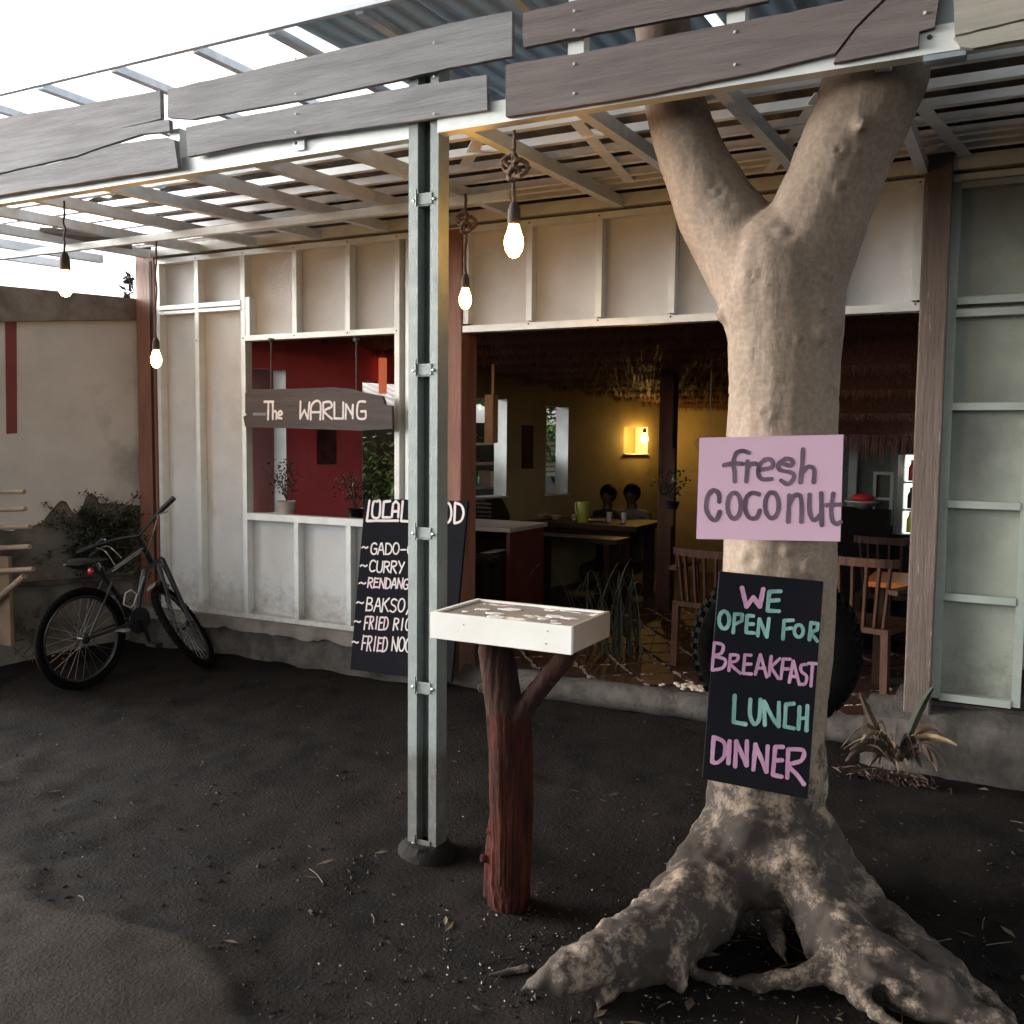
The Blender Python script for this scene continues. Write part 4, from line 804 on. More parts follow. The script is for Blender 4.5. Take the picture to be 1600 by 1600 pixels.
strokes(A_, [[(225, 577), (278, 592), (268, 642), (222, 658), (292, 682), (278, 732), (210, 748)], [(325, 652), (372, 657), (362, 690), (322, 706), (388, 768)], [(800, 712), (768, 718), (768, 755), (800, 785), (792, 832), (758, 836)]], 18, bj, bn, O, sc)
strokes(C_, [[(352, 905), (344, 1072), (422, 1086)], [(540, 1092), (535, 942), (590, 1050), (626, 1100), (628, 950)], [(722, 957), (672, 962), (664, 1100), (722, 1112)], [(757, 977), (750, 1117)], [(806, 970), (800, 1127)], [(757, 1050), (800, 1046)]], 23, bj, bn, O, sc, curve=False)
strokes(C_, [[(450, 930), (448, 1030), (475, 1085), (505, 1050), (512, 930)]], 23, bj, bn, O, sc)
strokes(A_, [[(220, 1165), (210, 1322)], [(320, 1190), (312, 1332)], [(354, 1352), (362, 1190), (426, 1345), (428, 1190)], [(468, 1372), (482, 1210), (550, 1385), (558, 1222)], [(655, 1228), (605, 1227), (590, 1402), (646, 1414)], [(600, 1312), (650, 1310)], [(686, 1242), (680, 1422)]], 24, bj, bn, O, sc, curve=False)
strokes(A_, [[(220, 1167), (285, 1200), (287, 1280), (245, 1325), (210, 1322)], [(688, 1242), (780, 1250), (768, 1312), (690, 1342), (740, 1400), (785, 1462)]], 24, bj, bn, O, sc)
A_.build('letter', M_('rose'), bs_); C_.build('letter', M_('mint'), bs_)
# ---- tyre standing behind the tree
TY = thing('tyre', 'old black ribbed tyre standing upright behind the tree trunk', 'tyre', gr(1215, 1140)*1)
c = at(1212, 1010, Y=3.98); R0 = 124*mpp(c); view = (c-CAM).normalized(); ax = Vector((view.x, view.y, 0)).normalized()
g = MB(); g.lathe(c, [(R0*.62, -.09), (R0*.8, -.115), (R0*.94, -.105), (R0, -.07), (R0, .07), (R0*.94, .105), (R0*.8, .115), (R0*.62, .09), (R0*.6, .0), (R0*.62, -.089)], 48, ax); g.f = g.f[:-2]
tt = g.build('sidewall', M_('rubber'), TY)
g = MB(); u, v = basis(ax)
for k in range(44):
    a = k*6.283/44; r = math.cos(a)*u+math.sin(a)*v; tn = ax.cross(r)
    for s_ in (-1, 1): g.bar(c+r*(R0+.004)+ax*s_*.012+tn*.01*s_, c+r*(R0-.008)+ax*s_*.1, .024, .022, r)
g.build('tread', M_('rubber'), TY, kind='stuff')

# ================================================================== PEDESTAL TABLE (white box on forked log)
TB = thing('pedestal_box_table', 'shallow white box with an eroded top standing on a red-brown forked log', 'table', (-1.55, 3.03, 0))
bx0, bx1, by0, by1, bz0, bz1 = -1.80, -1.262, 2.835, 3.165, 1.0, 1.092
g = MB(); g.box((bx0, by0, bz0), (bx1, by0+.016, bz1)); fbx = g.build('front_board', M_('white'), TB, bevel=.0015)
g = MB(); g.box((bx1-.016, by0+.017, bz0+.002), (bx1, by1, bz1)); g.build('side_board', M_('white_shade'), TB, bevel=.0015)
g = MB(); g.box((bx0, by0+.017, bz0+.002), (bx0+.016, by1, bz1)); g.build('side_board', M_('white'), TB)
g = MB(); g.box((bx0+.017, by1-.016, bz0), (bx1-.017, by1, bz1-.001)); g.build('back_board', M_('white'), TB)
g = MB(); g.box((bx0+.017, by0+.017, bz1-.016), (bx1-.017, by1-.017, bz1-.007)); g.build('top', M_('top'), TB)
g = MB(); g.box((bx0+.017, by0+.017, bz0+.003), (bx1-.017, by1-.017, bz0+.012)); g.build('underside', M_('wood2'), TB)
g = MB()
def flake(z0_):
    cx, cy = random.uniform(bx0+.05, bx1-.05), random.uniform(by0+.04, by1-.04); n_ = random.randint(5, 9); r = random.uniform(.006, .028)
    return [Vector((cx+r*2.2*random.uniform(.5, 1)*math.cos(6.283*k/n_), cy+r*random.uniform(.5, 1)*math.sin(6.283*k/n_), z0_)) for k in range(n_)]
for i in range(20): g.slab(flake(bz1-.0065+i*.00001), (0, 0, .002))
g.build('paint_flakes', M_('white'), TB, kind='stuff')
g = MB()
for x, z in ((.25, .06), (.83, .028), (.84, .07)): g.lathe((bx0+(bx1-bx0)*x, by0-.0005, bz0+z), [(.003, 0), (.002, -.001)], 8, (0, 1, 0))
for y, z in ((.25, .075), (.5, .078), (.8, .08), (.22, .02), (.8, .02)): g.lathe((bx1+.0005, by0+(by1-by0)*y, bz0+z), [(.003, 0), (.002, .001)], 8, (1, 0, 0))
g.build('nail_heads', M_('frame'), TB, kind='stuff')
lg = MB(); YL = 3.0
for c in ([nd(795, 1425, YL+.05, 33), nd(795, 1370, YL+.03, 33), nd(797, 1270, YL+.02, 31), nd(794, 1180, YL, 30), nd(788, 1110, YL, 29), nd(782, 1060, YL, 29), nd(774, 1012, YL, 28)],
          [nd(800, 1135, YL, 22), nd(824, 1098, YL, 15), nd(848, 1068, YL, 14), nd(872, 1040, YL, 14), nd(890, 1016, YL, 13)],
          [nd(800, 1400, YL+.03, 28), nd(806, 1250, YL+.03, 27), nd(808, 1130, YL+.02, 22)], [nd(768, 1420, YL+.08, 14), nd(768, 1340, YL+.06, 12), nd(772, 1280, YL+.04, 10)]):
    capsule_chain(lg, c, 14)
for x, y, r in ((752, 1075, 9), (757, 1340, 8), (765, 1300, 6)): p = at(x, y, Y=YL-.02); lg.ball(p, r*mpp(p), 8)
V, Fc = mesh_of(lg, .007, 3)
g = MB(); me = bpy.data.meshes.new('q'); me.from_pydata(V, [], Fc); me.update()
for v in me.vertices:
    a = math.atan2(v.co.y-3.0, v.co.x+1.57); d = .007*noise.noise(Vector((a*3.5, v.co.z*1.6, 0)))+.004*noise.noise(Vector((a*9, v.co.z*3, 5)))+.002*noise.noise(v.co*40)
    z = min(v.co.z+v.normal.z*d, bz0+.002); g.v.append(Vector((v.co.x+v.normal.x*d, v.co.y+v.normal.y*d, z)))
g.f = Fc; g.sm = True; zs = g
lo = MB(); lo.v = g.v; lo.sm = True; lo.f = g.f; log = lo.build('forked_log', M_('stump'), TB)
bpy.data.meshes.remove(me)
# greyer bark on the upper part of the log
me = log.data; me.materials.append(M_('logtop')); oc = ORG[log.name]
for p in me.polygons:
    c = p.center+oc
    if c.z > .72+.05*noise.noise(Vector((c.x*25, c.y*25, 0))): p.material_index = 1

# ================================================================== MENU BOARD
mo = Vector((-3.4, 4.80, .18)); mt = Vector((-3.4, 4.925, 1.3)); mn = Vector((0, -(mt.z-mo.z), (mt.y-mo.y))).normalized()
mq = [(570, 779), (731, 783), (705, 1066), (547, 1046)]
mb_ = board('menu_board', 'tall black LOCAL FOOD menu board leaning on the wall behind the centre post', 'sign', mq, mo, mn, .02, 'black', .002)
mj = lambda x, y: onplane(x, y, mo, mn)
O = (540, 760); sc = 5.0; g = Letters()
strokes(g, [[(187, 112), (166, 268)], [(166, 270), (300, 268), (412, 268)], [(350, 115), (300, 120), (290, 242), (352, 242)], [(362, 238), (372, 138), (395, 115), (417, 140), (412, 242)], [(370, 195), (410, 195)], [(447, 115), (434, 270), (505, 274)],
            [(600, 120), (592, 280)], [(600, 120), (655, 122)], [(596, 195), (640, 196)], [(856, 128), (850, 285)]], 18, mj, mn, O, sc, curve=False)
strokes(g, [[(250, 118), (218, 125), (210, 232), (262, 238), (270, 120), (240, 118)], [(856, 128), (905, 150), (922, 210), (900, 270), (852, 288)], ell(712, 203, 32, 78), ell(795, 205, 32, 78)], 18, mj, mn, O, sc)
for n_ in ('~GADO-GADO', '~CURRY', '~RENDANG', '~BAKSO/', '~FRIED RICE', '~FRIED NOODLE'):
    pass
def Z(x, y): return (O[0]+x/sc, O[1]+y/sc)
h1 = Letters(); h2 = Letters()
for m_, txt, a, b, c in ((g, '~', (128, 450), (182, 450), (126, 500)), (h1, 'GADO-GADO', (200, 438), (720, 455), (194, 525)), (g, '~', (118, 592), (180, 592), (116, 640)), (h1, 'CURRY', (192, 578), (470, 590), (184, 665)),
                         (g, '~', (105, 728), (165, 730), (104, 775)), (h2, 'RENDANG', (180, 712), (505, 722), (170, 790)), (g, '~', (85, 885), (150, 888), (84, 930)), (h1, 'BAKSO/', (170, 868), (540, 885), (158, 970)),
                         (g, '~', (68, 1035), (125, 1038), (67, 1075)), (h2, 'FRIED', (155, 1018), (345, 1022), (143, 1115)), (h1, 'RICE', (382, 1028), (570, 1040), (370, 1120)),
                         (g, '~', (52, 1190), (108, 1195), (51, 1235)), (h2, 'FRIED', (138, 1168), (340, 1180), (124, 1280)), (h1, 'NOODLE', (368, 1178), (690, 1195), (358, 1285))):
    word(m_, txt, Z(*a), Z(*b), Z(*c), 11.5/sc, mj, mn)
g.build('letter', M_('whitep'), mb_); h1.build('letter', M_('whitep'), mb_); h2.build('letter', M_('palep'), mb_)

# ================================================================== HANGING WOODEN SIGN
YS = 4.84; so_ = Vector((-4.2, YS, 1.9)); sn = Vector((0, -1, 0))
wq = [(383, 614), (388, 609), (470, 607), (520, 605), (552, 608), (566, 613), (597, 619), (601, 632), (612, 634), (613, 670), (560, 673), (480, 670), (383, 667), (380, 651), (387, 648), (383, 645)]
ws = board('hanging_wood_sign', 'rough dark wooden sign reading The WARUNG hanging in the window opening', 'sign', wq, so_, sn, .025, 'signw')
sj = lambda x, y: onplane(x, y, so_, sn)
O = (380, 520); sc = 5.161; g = Letters()
strokes(g, [[(170, 556), (245, 556)], [(205, 560), (201, 700)], [(240, 562), (240, 696)], [(463, 553), (460, 692), (495, 622), (522, 694), (536, 560)], [(550, 640), (618, 640)], [(646, 562), (646, 696)], [(736, 560), (736, 690), (806, 692), (808, 560)],
            [(826, 696), (830, 575), (878, 660), (886, 580)], [(886, 580), (884, 690)], [(988, 632), (950, 634)]], 17, sj, sn, O, sc, curve=False)
strokes(g, [[(240, 645), (258, 630), (270, 650), (268, 695)], [(285, 665), (314, 655), (305, 632), (285, 645), (282, 682), (312, 690)], [(545, 700), (550, 592), (588, 550), (624, 572), (622, 700)], [(648, 562), (700, 557), (714, 595), (655, 632), (718, 695)],
            [(986, 556), (932, 560), (918, 640), (932, 690), (986, 688), (988, 632)]], 17, sj, sn, O, sc)
g.build('letter', M_('whitep'), ws)
g = Letters(); strokes(g, [[(85, 656), (180, 656)]], 22, sj, sn, O, sc, curve=False); g.build('painted_dash', M_('plank'), ws)
for x, y in ((424, 608), (557, 609)):
    a = at(x, y, Y=YS+.012); b = at(x, 531, Y=YS+.05); g = MB(); g.tube([a, b], .005, 8); g.lathe(b, [(.012, -.02), (.012, .02)], 8, (0, 1, 0)); g.build('hanging_wire', M_('signw'), ws)

# ================================================================== PENDANT BULBS
def bulb_shape(g, c, s=1.0):
    g.lathe(c, [(.003*s, -.075*s), (.017*s, -.068*s), (.028*s, -.05*s), (.033*s, -.028*s), (.031*s, -.008*s), (.022*s, .018*s), (.0165*s, .034*s), (.016*s, .04*s)], 18)
def pend(top, c, label, power, s=1.0, rope=False, col_=(1, .55, .2), mat_='bulb'):
    t = thing('pendant_bulb', label, 'lamp', top, 'bare bulbs hanging from the porch frame')
    g = MB(); n_ = 14; P = [top.lerp(c+Vector((0, 0, .1*s)), k/n_)+Vector((.004*math.sin(k), .004*math.cos(k*1.7), 0)) for k in range(n_+1)]
    P[0] = top; g.tube(P, .0075 if rope else .005, 8)
    if rope:
        for k, (dx, dz, r) in enumerate(((-.02, .0, .02), (.025, -.02, .024), (0, -.035, .02), (-.012, .02, .018))):
            cc = top+Vector((dx, 0, -.12+dz)); rr = r*1.3
            g.tube([cc+Vector((rr*math.cos(a), .012*math.sin(2*a+k), rr*math.sin(a))) for a in [6.283*i/10 for i in range(10)]], .009, 8, closed=True)
    g.build('rope' if rope else 'cord', M_('rope' if rope else 'cord'), t)
    g = MB(); g.lathe(c, [(.02*s, .036*s), (.023*s, .045*s), (.021*s, .085*s), (.012*s, .11*s)], 14); g.build('socket', M_('cord'), t)
    g = MB(); bulb_shape(g, c, s); b = g.build('bulb', M_(mat_), t)
    return t
pend(at(803, 204, Y=3.262), at(803, 368, Y=3.262), 'largest lit bulb, on a knotted jute rope right of the centre post', 9, 1.1, True)
pend(at(727, 303, Z=2.84), at(727, 461, Y=at(727, 303, Z=2.84).y), 'smaller lower lit bulb on a rope close beside the centre post', 6, .9, True)
pend(at(244, 366, Y=4.16), at(244, 556, Y=4.16), 'lit bulb hanging in front of the reddish left corner post', 6, .95)
pend(at(100, 314, Y=3.262), at(102, 436, Y=3.262), 'lit bulb against the bright sky at the far left under the plank fascia', 3, 1.15)
# bulb in the wall niche
a = at(996, 684, Y=8.9)
pw = wp(996, 684)+WN*.09
t = thing('wall_niche_lamp', 'glowing bulb inside the small square niche of the ochre side wall', 'lamp', pw+Vector((0, 0, .08)))
g = MB(); g.lathe(pw, [(.002, -.055), (.02, -.045), (.034, -.02), (.034, .0), (.022, .03), (.015, .045)], 16); g.build('bulb', M_('bulb2'), t)
g = MB(); g.lathe(pw, [(.017, .046), (.019, .075), (.01, .1)], 12); g.build('socket', M_('cord'), t)

# ================================================================== NEIGHBOURING WALL (left)
NC = Vector((-5.63, 5.08, 0)); ND = Vector((-.465, -.885, 0)); NN = Vector((ND.y, -ND.x, 0)); NN = NN if NN.x > 0 else -NN
def npn(x, y, off=0): return onplane(x, y, NC+NN*off, NN)
NW = thing('neighbour_wall', 'old plastered wall on the left with flaking render and a red painted stripe', 'wall', NC+ND*1.5)
def strip(pts, th, name, k, off=0):
    g = MB(); g.slab([npn(x, y, off) for x, y in pts], -NN*th); return g.build(name, M_(k), NW)
strip([(-260, 430), (228, 470), (229, 1080), (-260, 1200)], .15, 'masonry', 'wallb', -.02)
strip([(-260, 440), (228, 500), (228, 790), (155, 786), (150, 775), (143, 770), (134, 776), (128, 796), (118, 803), (112, 798), (104, 784), (96, 782), (90, 786), (78, 800), (66, 816), (50, 822), (38, 819), (20, 830), (0, 828), (-260, 880)], .02, 'plaster', 'wall', 0)
strip([(-260, 405), (0, 446), (228, 468), (228, 499), (0, 502), (-260, 505)], .1, 'coping', 'cap', .05)
strip([(8, 504), (26, 503), (27, 677), (10, 678)], .004, 'red_stripe', 'stripe', .004)
strip([(-100, 920), (120, 905), (228, 898), (228, 904), (120, 911), (-100, 928)], .05, 'ledge', 'conc', .03)
# small sprig on top of the wall
g = MB()
for k in range(26):
    a = npn(random.uniform(193, 210), 466, -.1)+Vector((0, 0, random.uniform(-.02, .18))); u = Vector((random.gauss(0, .03), random.gauss(0, .02), random.uniform(.0, .05))); v = Vector((.012, .005, random.gauss(0, .01)))
    g.add([a-u*.5, a+v, a+u, a-v], [(0, 1, 2, 3)])
for k in range(3): a = npn(196+6*k, 470, -.1); g.tube([a, a+Vector((0, 0, .2))], .003, 5)
one(g.build('wall_top_sprig', M_('leafg'), smooth=False), 'small sprig growing on top of the old plastered wall beside the left corner post', 'plant')
# weeds hanging on the wall behind the bicycle
W_ = thing('wall_weeds', 'dark scraggly weeds clinging to the flaking wall behind the bicycle', 'weeds', npn(165, 860))
g = MB(); st = MB()
for k in range(110):
    x0_, y0_ = random.uniform(112, 212), random.uniform(800, 885); a = npn(x0_, y0_, .01)
    pts = [a]; d = Vector((random.gauss(0, .03), random.gauss(0, .03), random.gauss(.0, .03)))
    for i in range(4): pts.append(pts[-1]+d+Vector((random.gauss(0, .02), random.gauss(0, .02), random.gauss(0, .02)))+NN*.004)
    st.tube(pts, .002, 4)
    for q in pts:
        for j in range(10):
            c = q+Vector((random.gauss(0, .02), random.gauss(0, .02), random.gauss(0, .02)))+NN*random.uniform(0, .03); u = Vector((random.gauss(0, 1), random.gauss(0, 1), random.gauss(0, 1))).normalized()*random.uniform(.008, .02); v = u.cross(Vector((random.random(), .3, 1))).normalized()*.009
            g.add([c-u, c+v, c+u, c-v], [(0, 1, 2, 3)])
st.build('stems', M_('leafg'), W_, kind='stuff'); g.build('foliage', M_('leafg'), W_, kind='stuff')

# slatted pale rack at the far left edge
RK = thing('slatted_rack', 'pale wooden slatted rack with a tan panel, cut by the left picture edge', 'rack', gr(-20, 1045))
def rk(x, y, Y=4.0): return at(x, y, Y=Y)
for x0_, y0_, x1_, y1_, w_ in ((-60, 770, 38, 768, 9), (-60, 799, 40, 795, 9), (-60, 826, 47, 823, 9), (-60, 860, 47, 854, 9), (-60, 897, 52, 889, 9)):
    g = MB(); a, b = rk(x0_, y0_), rk(x1_, y1_); r = w_/2*mpp(b); g.tube([a, a.lerp(b, .5)+Vector((0, 0, .003)), b], [r, r*.95, r*.85], 8); g.build('slat', M_('bamboo'), RK)
g = MB(); a, b = rk(-60, 985), rk(38, 900); r = 5*mpp(b); g.tube([a, b], r, 8); g.build('brace', M_('bamboo'), RK)
g = MB(); a, b = rk(-70, 862, 4.03), rk(17, 1010, 4.03); g.box((a.x, 4.03, b.z), (b.x, 4.055, a.z)); g.build('panel', M_('rack'), RK)
for x in (-50,):
    g = MB(); a = rk(x, 760, 4.04); b = gr(x, 1055); g.bar(a, (a.x, a.y, gh(a.x, a.y)-.02), .04, .04); g.build('leg', M_('bamboo'), RK)
a = rk(14, 1040, 4.05); g = MB(); g.bar((a.x, a.y+.03, .95), (a.x, a.y+.03, gh(a.x, a.y)-.02), .03, .03); g.build('leg', M_('rack'), RK)
g = MB()
for k in range(30):
    q = at(random.uniform(25, 62), random.uniform(955, 1030), Y=4.25); u = Vector((random.gauss(0, 1), random.gauss(0, .6), random.gauss(0, 1.2))).normalized()*random.uniform(.03, .1)
    g.tube([q-u*.5, q+u*.5+Vector((0, 0, .01))], .003, 5)
one(g.build('dead_plant', M_('dryd'), kind='stuff'), 'tangle of dead stems between the slatted rack and the bicycle', 'dead plant')

# ================================================================== BICYCLE
bk = gr(130, 1076); bf = gr(312, 1046); bf = Vector((bf.x, min(bf.y, 4.8), 0)); bf.z = gh(bf.x, bf.y)
BD = Vector((bf.x-bk.x, bf.y-bk.y, 0)).normalized()
v0 = (bk-CAM); v0.z = 0; v0.normalize(); pr = Vector((v0.y, -v0.x, 0))
BDw = (pr*.80+v0*.60).normalized()                     # the rear wheel seen at the angle of the photo
BN = Vector((BDw.y, -BDw.x, 0)); BO = bk.copy()
def bp(x, y, off=0):
    p = onplane(x, y, BO, BN); return p+BN*off
BI = thing('bicycle', 'black mountain bicycle leaning at the wall with its front wheel turned', 'bicycle', bk)
def wheel(c, e1, e2, R_, name):
    ax = e1.cross(e2).normalized(); w_ = None
    g = MB(); n_ = 48; g.tube([c+(R_-.024)*(math.cos(6.283*k/n_)*e1+math.sin(6.283*k/n_)*e2) for k in range(n_)], .024, 10, closed=True); ty = g.build('tyre', M_('rubber'), BI)
    g = MB()
    for k in range(60):
        a = 6.283*k/60; r = math.cos(a)*e1+math.sin(a)*e2
        for s_ in (-1, 1): g.bar(c+r*(R_-.004)+ax*s_*.003, c+r*(R_-.012)+ax*s_*.022, .012, .008, r)
    g.build('tread', M_('rubber'), ty, kind='stuff')
    g = MB(); g.tube([c+(R_-.058)*(math.cos(6.283*k/n_)*e1+math.sin(6.283*k/n_)*e2) for k in range(n_)], .011, 8, closed=True); g.build('rim', M_('bframe'), BI)
    g = MB()
    for k in range(28):
        a = 6.283*k/28; r = math.cos(a)*e1+math.sin(a)*e2; t_ = ax.cross(r)*(.02 if k % 2 else -.02); g.tube([c+ax*(.02 if k % 4 < 2 else -.02)+t_, c+r*(R_-.06)], .0011, 4)
    g.build('spokes', M_('chrome'), BI, kind='stuff')
    g = MB(); g.lathe(c, [(.012, -.045), (.03, -.04), (.016, -.03), (.016, .03), (.03, .04), (.012, .045)], 14, ax); g.build('hub', M_('bframe'), BI)
    return ax
rc = bp(130, 996); RR = .5*161*mpp(rc)
rc = Vector((bk.x, bk.y, bk.z+RR-.005)); BO = rc.copy()
rax = wheel(rc, BDw, Vector((0, 0, 1)), RR, 'rear')
def bpt(x, y): return onplane(x, y, BO, BN)
# the frame runs from the rear hub towards the wall: use a plane through the rear hub and the head tube
hd = at(232, 862, Y=4.62); FD = Vector((hd.x-rc.x, hd.y-rc.y, 0)).normalized(); FN = Vector((FD.y, -FD.x, 0))
def fp(x, y, off=0): return onplane(x, y, rc, FN)+FN*off
def btube(name, pts, r, k='bframe', off=0, par=BI, n=10):
    g = MB(); g.tube([fp(x, y, off) for x, y in pts], r, n); return g.build(name, M_(k), par)
bb = (211, 968)
btube('seat_tube', [bb, (166, 905), (157, 886)], .017); btube('top_tube', [(164, 900), (224, 856)], .017); btube('down_tube', [bb, (226, 890)], .022); btube('head_tube', [(219, 842), (240, 884)], .022)
for s_ in (-1, 1):
    btube('seat_stay', [(168, 908), (132, 994)], .008, off=.045*s_); btube('chain_stay', [bb, (132, 996)], .009, off=.045*s_)
btube('decal_stripe', [(172, 893), (218, 861)], .005, 'chrome', .016); btube('decal_stripe', [(176, 887), (220, 856)], .004, 'chrome', .016); btube('frame_decal', [(207, 945), (222, 900)], .006, 'frame', .02)
btube('frame_guard', [(187, 944), (190, 926), (199, 921), (208, 928), (203, 945), (198, 949), (188, 944)], .005, 'crock', .035)
g = MB(); c = fp(*bb); g.lathe(c, [(.02, -.05), (.085, -.048), (.088, -.045), (.085, -.042), (.02, -.04)], 28, -FN); g.build('chainring', M_('bframe'), BI)
for a_, off in (((223, 1004), .07), ((198, 934), -.07)):
    g = MB(); g.bar(fp(*bb, off=off), fp(*a_, off=off), .022, .012, FN); cr = g.build('crank', M_('bframe'), BI); g = MB(); q = fp(*a_, off=off*1.6); g.box(q-Vector((.045, .03, .01)), q+Vector((.045, .03, .012))); g.build('pedal', M_('blackp'), cr)
g = MB(); q = fp(180, 983, .07); g.box(q-Vector((.04, .025, .006)), q+Vector((.04, .025, .008))); g.build('reflector_strip', M_('frame'), BI)
# saddle
g = MB(); a, b = fp(107, 883), fp(163, 874); d = (b-a)
P = [a, a+d*.15, a+d*.4, a+d*.7, b]; rs = [.03, .065, .06, .03, .018]
capsule_chain(g, [(P[i]+Vector((0, 0, 0)), rs[i]) for i in range(5)], 14); zc = (a.z+b.z)/2; g.v = [Vector((v.x, v.y, zc+(v.z-zc)*.5)) for v in g.v]; g.build('saddle', M_('blackp'), BI)
btube('seat_post', [(157, 890), (150, 876)], .013, 'chrome')
g = MB(); g.ball(fp(145, 893, -.02), .024, 12, (1, .6, 1)); g.build('rear_reflector', M_('redl'), BI)
# front end: fork, wheel, bars
fc_ = at(287, 972, Y=4.62); mj1 = (at(248, 906, Y=4.62)-at(322, 1036, Y=4.62)).normalized()
vv = (fc_-CAM).normalized(); per = vv.cross(mj1).normalized(); RF = RR
e2 = (vv*.965+per*.262).normalized(); e2 = (e2-mj1*e2.dot(mj1)).normalized()
lowz = fc_.z-RF*math.hypot(mj1.z, e2.z); fc_.z += gh(fc_.x, fc_.y)-lowz-.004
fax = wheel(fc_, mj1, e2, RF, 'front')
crown = at(243, 880, Y=4.62)
for s_ in (-1, 1):
    top = crown+fax*.05*s_+(at(268, 878, Y=4.62)-crown)*(.6 if s_ == 1 else 0)
    g = MB(); g.tube([top, top.lerp(fc_+fax*.055*s_, .5), fc_+fax*.055*s_], [.02, .016, .012], 10); g.build('fork_leg', M_('bframe'), BI)
g = MB(); g.bar(crown-fax*.06, crown+fax*.07, .035, .03); g.build('fork_crown', M_('bframe'), BI)
g = MB(); a = mj1; 
arc = [fc_+(RF+.02)*(math.cos(t)*mj1+math.sin(t)*e2) for t in [(-.7+1.0*i/12) for i in range(13)]]
for i in range(12): g.add([arc[i]-fax*.03, arc[i]+fax*.03, arc[i+1]+fax*.03, arc[i+1]-fax*.03, arc[i]-fax*.03+mj1*.003, arc[i]+fax*.03+mj1*.003, arc[i+1]+fax*.03+mj1*.003, arc[i+1]-fax*.03+mj1*.003], [(0, 1, 2, 3), (7, 6, 5, 4), (0, 4, 5, 1), (2, 6, 7, 3), (1, 5, 6, 2), (3, 7, 4, 0)])
g.build('mudguard', M_('frame'), BI)
st0 = fp(221, 846)
def hb(x, y, dY): return at(x, y, Y=st0.y+dY)
g = MB(); g.tube([st0, hb(217, 838, -.02)], .018, 10); g.build('stem', M_('bframe'), BI)
g = MB(); g.tube([hb(125, 862, -.28), hb(150, 852, -.22), hb(185, 842, -.12), hb(217, 837, -.02), hb(232, 820, .03), hb(246, 803, .08), hb(271, 779, .12)], .0115, 10); bar_ = g.build('handlebar', M_('bframe'), BI)
for a_, b_ in (((248, 801, .085), (272, 778, .122)), ((120, 864, -.3), (148, 853, -.225))): g = MB(); g.tube([hb(*a_), hb(*b_)], .018, 12); g.build('grip', M_('blackp'), bar_)
g = MB(); g.tube([hb(244, 806, .07), hb(250, 803, .03), hb(262, 799, .03)], .005, 6); g.tube([hb(150, 850, -.2), hb(158, 843, -.24), hb(164, 843, -.26)], .005, 6); g.build('brake_lever', M_('chrome'), bar_)
g = MB()
for pts in ([hb(140, 868, -.2), hb(155, 858, -.22), hb(170, 854, -.2), fp(190, 872)], [hb(246, 806, .05), hb(240, 830, -.05), fp(226, 870)], [hb(150, 856, -.2), hb(165, 862, -.15), fp(180, 884)]): g.tube(smooth_path([tuple(p) for p in pts], 5), .0032, 6)
g.build('cables', M_('chrome'), BI)

# ================================================================== PLANT AT THE RIGHT, STONES BEHIND
DP = thing('dry_plant', 'drooping half-dead strappy plant by the right doorway post', 'plant', gr(1400, 1185))
for k, (x0_, y0_, x1_, y1_, x2_, y2_, c_) in enumerate([(1395, 1185, 1370, 1140, 1328, 1172, 'dryd'), (1400, 1185, 1372, 1120, 1345, 1160, 'dry'), (1410, 1185, 1440, 1110, 1475, 1150, 'dryd'), (1405, 1185, 1420, 1125, 1455, 1190, 'dryd'), (1400, 1190, 1385, 1150, 1358, 1197, 'dryd'),
    (1402, 1190, 1430, 1130, 1495, 1165, 'dry'), (1400, 1190, 1395, 1150, 1405, 1205, 'dry'), (1392, 1190, 1350, 1150, 1322, 1190, 'dryd'), (1410, 1190, 1450, 1150, 1465, 1205, 'dryd'), (1398, 1190, 1360, 1130, 1344, 1082, 'dryd'), (1406, 1190, 1430, 1110, 1457, 1075, 'leafg'), (1390, 1160, 1400, 1165, 1418, 1195, 'dry'), (1402, 1186, 1415, 1140, 1440, 1200, 'dryd'), (1398, 1186, 1384, 1136, 1372, 1192, 'dryd')]):
    Yk = 4.6+random.uniform(-.08, .12); p0, p1, p2_ = at(x0_, y0_, Y=Yk+.05), at(x1_, y1_, Y=Yk), at(x2_, y2_, Y=Yk-.08); g = MB(); n_ = 8; L_, R_ = [], []
    for i in range(n_+1):
        t = i/n_; p = p0*(1-t)**2+p1*2*t*(1-t)+p2_*t*t; d = ((p1-p0)*(1-t)+(p2_-p1)*t).normalized(); s_ = d.cross(Vector((.2, 1, .3))).normalized()*(.004+.016*math.sin(math.pi*min(1, t*.9+.06))); L_.append(p+s_+Vector((0, .006, 0))); R_.append(p-s_+Vector((0, .006, 0)))
    n1_ = n_+1; md = [(a+b)/2+Vector((0, -.008, 0)) for a, b in zip(L_, R_)]
    g.add(L_+md+R_, [(i, i+1, n1_+i+1, n1_+i) for i in range(n_)]+[(n1_+i, n1_+i+1, 2*n1_+i+1, 2*n1_+i) for i in range(n_)]); g.sm = True; g.build('leaf', M_(c_), DP)
